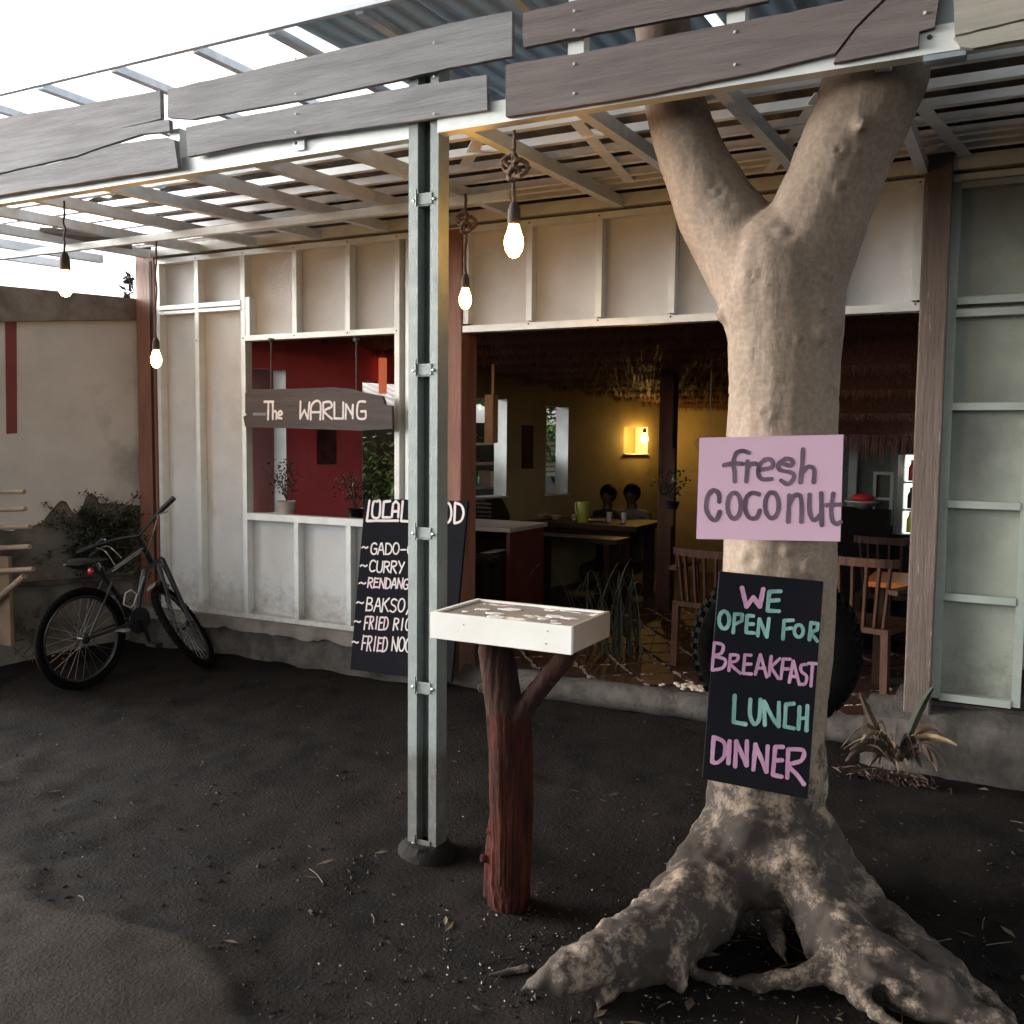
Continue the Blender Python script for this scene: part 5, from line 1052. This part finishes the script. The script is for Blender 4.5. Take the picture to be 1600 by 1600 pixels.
for k in range(16):
    a = random.uniform(-1.5, 1.5); b0_ = at(1398+a*5, 1188, Y=4.58); l_ = random.uniform(.1, .26); e_ = b0_+Vector((math.sin(a)*l_, random.uniform(-.12, .02), random.uniform(-.02, .06))); md_ = (b0_+e_)/2+Vector((0, 0, random.uniform(.05, .16))); g = MB(); P = smooth_path([tuple(b0_), tuple(md_), tuple(e_)], 5); P = [Vector(p) for p in P]
    vs = []; n_ = len(P)
    for i, p in enumerate(P): w_ = .007*math.sin(math.pi*min(1, (i+.6)/n_))+.0008; vs += [p+Vector((0, w_, w_*.7)), p+Vector((0, -w_*.2, -.003)), p-Vector((0, w_, -w_*.3))]
    g.add(vs, [(3*i+j, 3*i+j+1, 3*i+j+4, 3*i+j+3) for i in range(n_-1) for j in (0, 1)]); g.sm = True; g.build('leaf', M_('dry' if k % 4 == 0 else 'dryd'), DP)
for a_, b_ in (((1398, 1195), (1348, 1085)), ((1402, 1195), (1356, 1100))): g = MB(); g.tube([at(*a_, Y=4.62), at((a_[0]+b_[0])/2-14, (a_[1]+b_[1])/2-20, Y=4.6), at(*b_, Y=4.6)], .007, 6); g.build('stem', M_('dryd'), DP)
g = MB()
for k in range(150):
    q = at(random.gauss(1395, 40), random.gauss(1188, 12), Y=4.6); q.z = gh(q.x, q.y)+random.uniform(0, .05); u = Vector((random.gauss(0, 1), random.gauss(0, 1), random.gauss(0, .5))).normalized()*random.uniform(.02, .06); g.add([q-u, q+Vector((.004, .004, .008)), q+u, q-Vector((.004, .004, 0))], [(0, 1, 2, 3)])
g.build('leaf_scraps', M_('dryd'), DP, kind='stuff')
SW = thing('stone_wall', 'dark rough stone wall beyond the right end of the building', 'wall', (.3, 5.5, .2))
for r in range(7):
    for c_ in range(6):
        x = .1+c_*.24+(r % 2)*.11; z = .2+r*.17; g = MB(); h_ = []
        n_ = 8
        for zz, s_ in ((0, .8), (.05, 1), (.12, 1), (.165, .8)):
            for k in range(n_): a = 6.283*k/n_; rr = .115*s_*(1+.15*noise.noise(Vector((x*9+k, z*7, zz*9)))); h_.append(Vector((x+rr*math.cos(a), 5.62+.09*s_*math.sin(a), z+zz)))
        g.add(h_, [(i*n_+k, i*n_+(k+1) % n_, (i+1)*n_+(k+1) % n_, (i+1)*n_+k) for i in range(3) for k in range(n_)]+[tuple(range(n_))[::-1], tuple(3*n_+k for k in range(n_))]); g.build('stone', M_('stone'), SW)

# ================================================================== INSIDE: furniture and people
def legs(par, x0, x1, y0, y1, z0, z1, w_, k):
    for x in (x0, x1):
        for y in (y0, y1): g = MB(); g.box((x-w_/2, y-w_/2, z0), (x+w_/2, y+w_/2, z1)); g.build('leg', M_(k), par)
# counter desk left of the doorway
a = at(795, 826, Y=6.35); b = at(832, 828, Y=6.35)
zc = a.z; xr = a.x
t = thing('counter_desk', 'desk with pale top and mahogany end panel just inside the doorway', 'desk', (xr-.5, 6.5, FZ))
e = at(832, 826, Z=zc) if False else None
g = MB(); g.box((xr-1.1, 6.34, zc-.03), (xr+.02, 6.98, zc)); g.build('desktop', M_('counter'), t, bevel=.004)
g = MB(); g.box((xr-.03, 6.37, FZ), (xr, 6.95, zc-.031)); g.build('end_panel', M_('mahog'), t)
g = MB(); g.box((xr-1.08, 6.93, FZ), (xr-.031, 6.95, zc-.031)); g.build('back_panel', M_('wood2'), t)
p = at(745, 870, Y=6.2); t = thing('black_stool', 'black stool standing in front of the counter desk', 'stool', (p.x, 6.2, FZ))
g = MB(); g.box((p.x-.2, 6.08, p.z-.03), (p.x+.16, 6.3, p.z)); g.build('seat', M_('black2'), t); legs(t, p.x-.17, p.x+.13, 6.1, 6.28, FZ, p.z-.03, .035, 'black2')
p = at(778, 862, Y=6.45); g = MB(); g.slab([(p.x-.06, 6.3, p.z), (p.x+.06, 6.3, p.z+.01), (p.x+.06, 6.5, p.z+.012), (p.x-.03, 6.5, p.z+.012)], (0, 0, .004)); one(g.build('paper_sheet', M_('crock')), 'white sheet of paper lying under the counter desk top', 'paper')
g = MB(); g.box((p.x-.15, 6.25, p.z-.03), (p.x+.12, 6.9, p.z-.002)); sh = g.build('shelf', M_('black2'), bpy.data.objects['counter_desk'])
p = at(752, 800, Y=7.0); t = thing('black_rack', 'black louvred box with sloping top on the desk behind the menu board', 'box', (p.x, 7.02, zc))
g = MB(); a = at(738, 790, Y=7.0); b = at(770, 812, Y=7.0); g.slab([(a.x, 7.0, zc-.1), (b.x, 7.0, zc-.1), (b.x, 7.0, b.z+.02), (a.x+.12, 7.0, a.z+.05), (a.x, 7.0, a.z+.04)], (0, .3, 0)); g.build('case', M_('matte'), t)
for k in range(5): g = MB(); z = zc-.02+k*.035; g.box((a.x+.01, 6.99, z), (b.x-.01, 6.998, z+.014)); g.build('louvre', M_('wood2'), t)
# long dining table
DY = 7.9; a = at(768, 812, Y=DY); b = at(995, 820, Y=DY); zt = (at(900, 818, Y=DY)).z
t = thing('dining_table', 'long dark dining table set with crockery and a pitcher', 'table', ((a.x+b.x)/2, DY+.3, FZ))
g = MB(); g.box((a.x, DY, zt-.05), (b.x, DY+.75, zt)); g.build('tabletop', M_('wood2'), t, bevel=.004); legs(t, a.x+.12, b.x-.12, DY+.08, DY+.66, FZ, zt-.05, .08, 'wood2'); g = MB(); g.box((a.x+.1, DY+.06, zt-.15), (b.x-.1, DY+.08, zt-.051)); g.build('apron', M_('wood2'), t)
a2 = at(840, 836, Y=7.45); b2 = at(930, 838, Y=7.45); t = thing('bench', 'dark bench with a shiny seat in front of the dining table', 'bench', (a2.x, 7.5, FZ))
g = MB(); g.box((a2.x-.1, 7.42, a2.z-.04), (b2.x+.2, 7.7, a2.z)); g.build('seat', M_('black2'), t); legs(t, a2.x, b2.x+.1, 7.47, 7.65, FZ, a2.z-.04, .05, 'wood2')
p = at(911, 818, Y=DY+.15); s_ = mpp(p)
t = thing('pitcher', 'translucent yellow-green water pitcher on the dining table', 'pitcher', (p.x, DY+.15, zt))
g = MB(); g.lathe((p.x, DY+.15, zt+.001), [(8.5*s_, 0), (9*s_, .01), (10*s_, 30*s_), (9*s_, 32*s_), (8.2*s_, 29*s_), (7.6*s_, .02)], 20); g.build('jug_body', M_('jug'), t)
g = MB(); g.tube([Vector((p.x, DY+.15, zt))+Vector((x*s_, 0, z*s_)) for x, z in ((-9, 30), (-13, 31), (-13.5, 22), (-11, 12), (-8.6, 10))], 1.1*s_, 8); g.build('handle', M_('crock'), t)
def crockery(x, name, label, prof, k='crock'):
    p = at(x, 815, Y=DY+.3); c = (p.x, DY+.3, zt+.001); g = MB(); g.lathe(c, prof, 16); one(g.build(name, M_(k)), label, 'tableware')
crockery(843, 'bowl', 'pale bowl with a dish, left on the dining table', [(.03, 0), (.08, .04), (.078, .042), (.03, .008)]); crockery(868, 'bowl', 'small dark-rimmed bowl left of the pitcher', [(.03, 0), (.06, .035), (.058, .037), (.03, .008)], 'pot')
crockery(811, 'glass_jar', 'small shiny jar at the left end of the dining table', [(.025, 0), (.028, .05), (.018, .06), (.02, .085), (.005, .09)]); crockery(897, 'cup', 'small white cup close beside the pitcher', [(.02, 0), (.028, .05), (.026, .05), (.018, .005)]); crockery(930, 'plate', 'flat pale plate right of the pitcher', [(.04, 0), (.09, .012), (.088, .014), (.04, .004)])
crockery(822, 'sauce_bottle', 'dark sauce bottle near the left end of the dining table', [(.025, 0), (.026, .09), (.012, .12), (.011, .16)], 'redpk'); crockery(952, 'drinking_glass', 'small glass in front of the left seated person', [(.02, 0), (.026, .09), (.024, .09), (.018, .006)]); crockery(975, 'drinking_glass', 'small glass in front of the right seated person', [(.02, 0), (.026, .09), (.024, .09), (.018, .006)])
g = MB(); a = at(850, 797, Y=8.75); b = at(905, 815, Y=8.75); t = thing('dining_chair', 'low-backed brown chair behind the dining table under the tall window', 'chair', ((a.x+b.x)/2, 8.9, FZ)); g.box((a.x, 8.75, b.z-.2), (b.x, 8.79, a.z)); g.build('backrest', M_('mahog'), t); g = MB(); g.box((a.x, 8.79, .72), (b.x, 9.15, .76)); g.build('seat', M_('mahog'), t); legs(t, a.x+.03, b.x-.03, 8.8, 9.12, FZ, .72, .04, 'mahog')
# seated people behind the table
def person(px, py, Y, label, shirt, lean=0):
    hc = at(px, py, Y=Y); s = 11.6*mpp(hc)/.095; s = max(.85, min(1.05, s))
    t = thing('person', label, 'person', (hc.x, Y, FZ))
    def q(x, y, z): return Vector((hc.x+x*s, Y+y*s, hc.z+z*s))
    b = MB(); R = lambda r: r*s
    capsule_chain(b, [(q(0, .02, -.78), R(.14)), (q(0, .01, -.6), R(.13)), (q(lean*.5, 0, -.38), R(.14)), (q(lean, 0, -.24), R(.12)), (q(lean, 0, -.16), R(.065)), (q(0, 0, -.09), R(.055))], 14)
    capsule_chain(b, [(q(-.16+lean, 0, -.22), R(.06)), (q(0+lean, 0, -.2), R(.075)), (q(.16+lean, 0, -.22), R(.06))], 10)
    for sx_ in (-1, 1):
        capsule_chain(b, [(q(.18*sx_+lean, 0, -.25), R(.055)), (q(.21*sx_, -.05, -.5), R(.04)), (q(.12*sx_, -.26, -.5), R(.03)), (q(.08*sx_, -.31, -.49), R(.024))], 10)
        for f_ in range(4): capsule_chain(b, [(q((.06+.014*f_)*sx_, -.33, -.495), R(.009)), (q((.055+.014*f_)*sx_, -.37, -.49), R(.008)), (q((.05+.014*f_)*sx_, -.385, -.505), R(.007))], 6)
        capsule_chain(b, [(q(.05*sx_, -.32, -.49), R(.009)), (q(.035*sx_, -.345, -.49), R(.008))], 6)
        capsule_chain(b, [(q(.09*sx_, 0, -.8), R(.085)), (q(.12*sx_, -.38, -.8), R(.06)), (q(.12*sx_, -.4, -1.15), R(.045)), (q(.12*sx_, -.42, (FZ+.04-hc.z)/s), R(.035)), (q(.12*sx_, -.52, (FZ+.03-hc.z)/s), R(.03))], 10)
    capsule_chain(b, [(q(0, -.01, -.05), R(.06)), (q(0, -.005, .03), R(.078))], 12)
    b.ball(q(0, -.005, .03), R(.092), 14, (.92, 1, 1.05)); b.ball(q(0, -.09, .0), R(.016), 8, (.8, 1, 1.4)); b.ball(q(-.075, 0, 0), R(.018), 8, (.5, 1, 1.4)); b.ball(q(.075, 0, 0), R(.018), 8, (.5, 1, 1.4)); b.ball(q(0, -.075, -.045), R(.014), 8, (1.6, .7, .5))
    V, Fc = mesh_of(b, .011, 2)
    g = MB(); g.v = V; g.f = Fc; g.sm = True; bo = g.build('body', M_('skin'), t)
    me = bo.data; me.materials.append(M_(shirt)); me.materials.append(M_('shirtd')); oc = ORG[bo.name]
    for p in me.polygons:
        c = (p.center+oc-hc)/s
        if c.z < -.74: p.material_index = 2
        elif c.z < -.14 and c.y > -.2: p.material_index = 1
    g = MB(); g.ball(q(0, .012, .04), R(.106), 18, (.95, 1, 1.05)); g.v = [v for v in g.v]; keep = []
    for f in g.f:
        c = sum((g.v[i] for i in f), Vector())/len(f); l = (c-hc)/s
        if l.z > .03 or (l.y > -.03 and l.z > -.06): keep.append(f)
    g.f = keep; g.build('hair', M_('hair'), t)
person(950, 776, 8.95, 'seated dark-haired person in dark clothes, left of the two behind the table', 'shirtd')
person(987, 775, 8.95, 'seated dark-haired person in a pale shirt, right of the two behind the table', 'shirt', .02)
# wooden chairs and orange table
def slat_chair(bx, by, Y, rot, label, k='wood', s=1.0):
    c = at(bx, by, Y=Y); t = thing('armchair', label, 'chair', (c.x, Y, FZ)); ca_, sa_ = math.cos(rot), math.sin(rot); top = c.z
    def q(x, y, z): return Vector((c.x+(x*ca_-y*sa_)*s, Y+(x*sa_+y*ca_)*s, z))
    zs_ = FZ+.42
    g = MB(); P = [q(.27*math.sin(a), .02+.1*(1-math.cos(a))*-1+.0, top) for a in [-1.25+2.5*i/12 for i in range(13)]]
    for i in range(12): g.bar(P[i], P[i+1], .03, .045)
    g.build('top_rail', M_(k), t)
    for i in range(8):
        a = -1.0+2.0*i/7; g = MB(); p_ = q(.265*math.sin(a), .02-.1*(1-math.cos(a)), top-.02); b_ = q(.23*math.sin(a), .0-.08*(1-math.cos(a)), zs_); g.bar(p_, b_, .03, .014, (ca_, sa_, 0)); g.build('slat', M_(k), t)
    g = MB(); g.slab([q(-.24, .02, zs_), q(.24, .02, zs_), q(.26, -.42, zs_), q(-.26, -.42, zs_)], (0, 0, -.03)); g.build('seat', M_(k), t)
    for x, y in ((-.22, 0), (.22, 0), (-.23, -.4), (.23, -.4)): g = MB(); g.bar(q(x, y, zs_-.03), q(x*1.03, y*1.02, FZ), .04, .04); g.build('leg', M_(k), t)
    for sx_ in (-1, 1):
        g = MB(); g.bar(q(.25*sx_, 0, zs_+.2), q(.27*sx_, -.4, zs_+.2), .05, .025); g.lathe(q(.27*sx_, -.41, zs_+.188), [(.04, 0), (.04, .024)], 12); g.build('armrest', M_(k), t); g = MB(); g.bar(q(.25*sx_, -.38, zs_+.19), q(.24*sx_, -.38, zs_), .03, .03); g.build('arm_post', M_(k), t)
slat_chair(1112, 866, 5.75, math.radians(175), 'curved slatted teak armchair, seen left of the tree trunk')
slat_chair(1325, 876, 5.5, math.radians(165), 'curved slatted teak armchair, seen right of the tree trunk')
slat_chair(1400, 846, 6.7, math.radians(180), 'dark slatted armchair behind the orange table', 'wood2')
a = at(1350, 908, Y=5.85); t = thing('orange_table', 'small table with an orange top seen beside the right doorway post', 'table', (a.x+.5, 6.1, FZ)); 
g = MB(); g.box((a.x, 5.85, a.z-.03), (a.x+1.1, 6.35, a.z)); g.build('tabletop', M_('orange'), t); legs(t, a.x+.08, a.x+1.0, 5.92, 6.28, FZ, a.z-.03, .05, 'wood2')
# kitchen corner
p = at(1402, 835, Y=7.2); q_ = at(1470, 712, Y=7.2); t = thing('display_fridge', 'lit glass-door drinks fridge against the dark kitchen screen', 'fridge', (p.x+.25, 7.4, FZ))
g = MB(); g.box((p.x-.03, 7.38, FZ), (p.x, 7.36, q_.z+.1)); g.box((p.x-.03, 7.33, q_.z+.01), (q_.x, 7.36, q_.z+.1)); g.box((p.x-.03, 7.2, FZ), (q_.x, 7.34, p.z)); g.build('cabinet', M_('blackp'), t)
g = MB(); g.box((p.x, 7.33, p.z), (q_.x, 7.34, q_.z)); g.build('lit_back', M_('fridge'), t); g = MB(); g.box((p.x-.01, 7.18, p.z), (p.x+.03, 7.33, q_.z)); g.build('lit_side', M_('crock'), t)
for y in (754, 797, 836): z = at(1415, y, Y=7.2).z; g = MB(); g.box((p.x+.031, 7.2, z-.006), (q_.x, 7.325, z+.006)); g.build('shelf', M_('crock'), t)
for y, k in ((753, 'redpk'), (796, 'black2'), (834, 'jug')):
    z = at(1415, y, Y=7.2).z+.006; g = MB()
    for i in range(4): g.lathe((p.x+.075+.07*i, 7.26, z+.0005), [(.027, 0), (.027, .09), (.012, .12), (.012, .145)], 10)
    one(g.build('bottles', M_(k)), {'redpk': 'red bottles on the top shelf of the lit fridge', 'black2': 'dark bottles on the middle shelf of the lit fridge', 'jug': 'yellow-green bottles on the bottom shelf of the lit fridge'}[k], 'bottles')
a = at(1365, 737, Y=7.0); b = at(1393, 822, Y=7.0); t = thing('hanging_cabinet', 'small grey-framed cabinet with a cream base panel left of the fridge', 'cabinet', ((a.x+b.x)/2, 7.0, b.z))
for x0_, z0_, x1_, z1_, k, nm in ((a.x, b.z, a.x+.02, a.z, 'frame', 'frame_bar'), (b.x-.02, b.z, b.x, a.z, 'frame', 'frame_bar'), (a.x+.0205, a.z-.02, b.x-.0205, a.z, 'frame', 'frame_bar'), (a.x+.0205, (a.z+b.z)/2-.008, b.x-.0205, (a.z+b.z)/2+.008, 'frame', 'frame_bar'), (a.x+.0205, b.z, b.x-.0205, b.z+.07, 'counter', 'base_panel')):
    g = MB(); g.box((x0_, 7.0, z0_), (x1_, 7.03, z1_)); g.build(nm, M_(k), t)
g = MB(); g.box((a.x+.02, 7.031, b.z+.07), (b.x-.02, 7.036, a.z-.02)); g.build('mesh_panel', M_('mesh'), t)
p = at(1345, 782, Y=6.9); t = thing('kitchen_counter', 'dark kitchen counter under the screen window', 'counter', (p.x, 6.95, FZ)); g = MB(); g.box((at(1250, 800, Y=6.9).x, 6.85, FZ), (at(1388, 800, Y=6.85).x, 7.15, p.z-.06)); g.build('cabinet', M_('matte'), t)
g = MB(); g.lathe((p.x, 6.98, p.z-.06), [(.03, 0), (.12, .05), (.115, .055), (.03, .01)], 18); one(g.build('tray', M_('crock')), 'white dish holding red food on the kitchen counter', 'dish')
g = MB(); g.ball((p.x, 6.98, p.z+.01), .06, 12, (1.3, 1, .55)); one(g.build('red_food', M_('redpk')), 'mound of red food on the white dish', 'food')
# pictures, lamps and small things on the inside walls
def wallthing(x0_, y0_, x1_, y1_, name, label, cat, k, th=.02, off=.002):
    P = [wp(x0_, y0_), wp(x1_, y0_), wp(x1_, y1_), wp(x0_, y1_)]; z1_ = (P[0].z+P[1].z)/2; z0_ = (P[2].z+P[3].z)/2
    g = MB(); g.slab([Vector((P[0].x, P[0].y, z0_))+WN*off, Vector((P[1].x, P[1].y, z0_))+WN*off, Vector((P[1].x, P[1].y, z1_))+WN*off, Vector((P[0].x, P[0].y, z1_))+WN*off], WN*th); return one(g.build(name, M_(k)), label, cat)
wallthing(495, 664, 523, 725, 'wall_picture', 'dark unframed picture hanging on the red wall', 'picture', 'picture'); wallthing(815, 665, 831, 732, 'wall_hanging', 'narrow dark hanging between the two tall windows', 'wall hanging', 'wood2')
for x, y0_, y1_, lb in ((396, 536, 578, 'orange paper lampshade at the upper left of the window opening'), (598, 560, 615, 'orange paper lampshade near the upper right of the window opening')):
    p = at(x, y1_, Y=5.9 if x < 500 else 6.3); g = MB(); h_ = (y1_-y0_)*mpp(p); g.lathe(p, [(6.5*mpp(p), 0), (6.5*mpp(p), h_), (6*mpp(p), h_), (6*mpp(p), .005)], 16); one(g.build('paper_lampshade', M_('orlamp')), lb, 'lamp')
p = at(767, 692, Y=6.2); q_ = at(767, 617, Y=6.2); s_ = mpp(p); t = thing('wooden_box_lamp', 'tan wooden box lamp hanging in front of the tall window inside', 'lamp', (p.x, 6.2, q_.z+.15)); g = MB(); g.box((p.x-7*s_, 6.16, p.z), (p.x+8*s_, 6.24, q_.z)); g.build('shade', M_('crate'), t, bevel=.003)
g = MB(); g.bar((p.x+3*s_, 6.2, q_.z), (p.x+3*s_, 6.2, q_.z+.22), .02, .01, (0, 1, 0)); g.build('hanger', M_('crate'), t)
p = at(1100, 690, Y=6.4); s_ = mpp(p); g = MB(); 
for dx, dz in ((-6, -4), (9, 3)):
    c = p+Vector((dx*s_, 0, dz*s_)); P = [c+Vector((x*s_, 0, z*s_)) for x, z in ((0, 11), (9, 0), (0, -11), (-9, 0))]
    for i in range(4): g.tube([P[i], P[(i+1) % 4]], 1.0*s_, 5)
g.tube([p+Vector((9*s_, 0, 14*s_)), p+Vector((9*s_, 0, .48))], .004, 5); one(g.build('wire_ornament', M_('bamboo')), 'diamond-shaped wire ornament hanging at the upper left edge of the pink board', 'ornament')
# potted plants on the window sill
def leafy(name, label, base, h_, r_, n_, k, potk=None, pr_=.055, ph=.1, lf=.02):
    t = thing(name, label, 'plant', base)
    if potk: g = MB(); g.lathe(base, [(pr_*.7, 0), (pr_, ph*.95), (pr_*1.08, ph), (pr_*.9, ph), (pr_*.85, ph*.9)], 18); g.build('pot', M_(potk), t)
    st = MB(); g = MB(); b0 = Vector(base)+Vector((0, 0, ph if potk else 0))
    for k_ in range(5):
        d = Vector((random.gauss(0, r_*.4), random.gauss(0, r_*.4), h_*random.uniform(.6, 1))); st.tube([b0, b0+d*.5+Vector((random.gauss(0, .01), 0, 0)), b0+d], [.004, .003, .001], 5)
        for j in range(n_//5):
            c = b0+d*random.uniform(.25, 1.05)+Vector((random.gauss(0, r_*.45), random.gauss(0, r_*.45), random.gauss(0, h_*.05))); u = Vector((random.gauss(0, 1), random.gauss(0, 1), random.gauss(0, .7))).normalized()*lf*random.uniform(.6, 1.2); v = u.cross(Vector((random.gauss(0, .5), random.gauss(0, .5), 1))).normalized()*lf*.42
            g.add([c-u, c+v-u*.1, c+u, c-v-u*.1], [(0, 1, 2, 3)])
    st.build('stem', M_('dryd'), t); g.build('foliage', M_(k), t, kind='stuff')
leafy('potted_plant', 'small leafy plant in a beige pot on the left of the window sill', tuple(at(448, 806, Y=5.06)), .3, .09, 240, 'leafg', 'pot', .062, .1, .016)
leafy('potted_plant', 'dark bushy potted plant behind the right of the window sill', tuple(at(556, 812, Y=5.5)), .32, .12, 260, 'leaf', 'black2', .06, .08, .018)
t = thing('window_bench', 'dark bench seat inside below the window sill', 'bench', (-4.3, 5.4, FZ)); g = MB(); g.box((-4.85, 5.3, 1.02), (-3.5, 5.62, 1.06)); g.build('seat', M_('black2'), t); legs(t, -4.8, -3.6, 5.33, 5.58, FZ, 1.02, .04, 'black2')
# dry grass plant inside the doorway
SP = thing('spiky_plant', 'dark spiky leaved plant standing just inside the doorway beyond the white box table', 'plant', tuple(at(955, 955, Y=5.9)))
b0 = Vector(SP.location); b0.z = FZ; g = MB()
for k in range(46):
    a = random.uniform(0, 6.28); l = random.uniform(.25, .62); rr = random.uniform(.15, .4); c = b0+Vector((random.gauss(0, .12), random.gauss(0, .06), 0)); d = Vector((math.cos(a), math.sin(a), 0)); P = [c, c+Vector((0, 0, l*.6))+d*rr*.25, c+Vector((0, 0, l))+d*rr*.7, c+Vector((0, 0, l*.8))+d*rr*1.1]; P = smooth_path([tuple(x) for x in P], 4); s_ = d.cross(Vector((0, 0, 1)))*.008
    for i in range(len(P)-1): w0 = 1-i/len(P); w1 = 1-(i+1)/len(P); g.add([Vector(P[i])-s_*w0, Vector(P[i])+s_*w0, Vector(P[i+1])+s_*w1, Vector(P[i+1])-s_*w1], [(0, 1, 2, 3)])
g.build('foliage', M_('leafg'), SP, kind='stuff')
p = at(1050, 795, Y=7.3); leafy('potted_plant', 'dark leafy plant on a bracket at the interior wooden post', (p.x, 7.3, p.z), .25, .12, 160, 'leaf', 'black2', .06, .06, .025)

# ================================================================== BEYOND THE SIDE WINDOWS
YDW = W0-WN*1.6
t = thing('yard_shed', 'white corrugated shed roof and grey wall seen through the side openings', 'shed', tuple(W0-WN*1.7+WD*2.4))
def yp(s_, o, z): q = W0+WD*s_-WN*o; return Vector((q.x, q.y, z))
g = MB()
for i in range(36):
    s0 = .9+i*.075; z_a, z_b = 1.85, 2.3
    g.slab([yp(s0, 1.2, z_a), yp(s0+.055, 1.2, z_a+.0), yp(s0+.055, 2.6, z_b), yp(s0, 2.6, z_b)], (0, 0, .012+(i % 2)*.02))
g.build('corrugated_roof', M_('wroof'), t)
g = MB(); g.slab([yp(1.2, 1.35, .1), yp(8, 1.6, .1), yp(8, 1.6, 1.85), yp(1.2, 1.35, 1.85)], -WN*.1); g.build('wall', M_('garden'), t)
t = thing('yard_wall', 'pale grey wall seen through the first opening behind the hanging sign', 'wall', tuple(yp(0, .9, .1))); g = MB(); g.slab([yp(.25, .5, .1), yp(1.25, .8, .1), yp(1.25, .8, 2.9), yp(.25, .5, 2.9)], -WN*.1); g.build('wall', M_('wall'), t)
q_ = yp(2.35, .75, .6); leafy('garden_bush', 'bright green leafy bush outside the opening at the right of the red wall', tuple(q_), 1.15, .4, 700, 'leafb', None, .05, .1, .05)
q_ = yp(2.2, .7, .6); leafy('garden_bush', 'dark low bush outside below the bright leafy one', tuple(q_), .7, .5, 700, 'leaf', None, .05, .1, .045)
q_ = yp(4.6, 1.0, 1.2); leafy('garden_tree', 'sunlit green foliage seen in the top of the second tall window', tuple(q_), 1.1, .6, 900, 'leafb', None, .05, .1, .06)
t = thing('yard_shelf', 'open shelf with boxes seen through the first tall window', 'shelf', tuple(yp(3.0, .7, .9)))
for z in (1.2, 1.43, 1.62): g = MB(); g.slab([yp(2.5, .55, z), yp(3.9, .55, z), yp(3.9, .85, z), yp(2.5, .85, z)], (0, 0, .02)); g.build('board', M_('counter'), t)
for s0, w_, h_, z, k, lb in ((2.75, .1, .12, 1.22, 'black2', 'black box on the yard shelf, left'), (2.95, .13, .09, 1.22, 'blue', 'blue box on the yard shelf behind the first tall window'), (3.2, .08, .15, 1.22, 'crock', 'white box on the yard shelf, right of the blue one'), (3.35, .08, .16, 1.22, 'black2', 'black box on the yard shelf, right end')):
    g = MB(); g.slab([yp(s0, .58, z+.0005), yp(s0+w_, .58, z+.0005), yp(s0+w_, .75, z+.0005), yp(s0, .75, z+.0005)], (0, 0, h_)); one(g.build('storage_box', M_(k), bevel=.004), lb, 'box')
t = thing('slat_fence', 'pale horizontal slat fence seen low in the second tall window', 'fence', tuple(yp(4.3, .9, .9)))
for i in range(7): g = MB(); g.bar(yp(3.95, .9, 1.3+.055*i), yp(5.2, .9, 1.31+.055*i), .015, .04); g.build('slat', M_('wroof'), t)
for s0 in (4.0, 5.1): g = MB(); g.bar(yp(s0, .93, .1), yp(s0, .93, 1.7), .04, .04); g.build('fence_post', M_('wroof'), t)
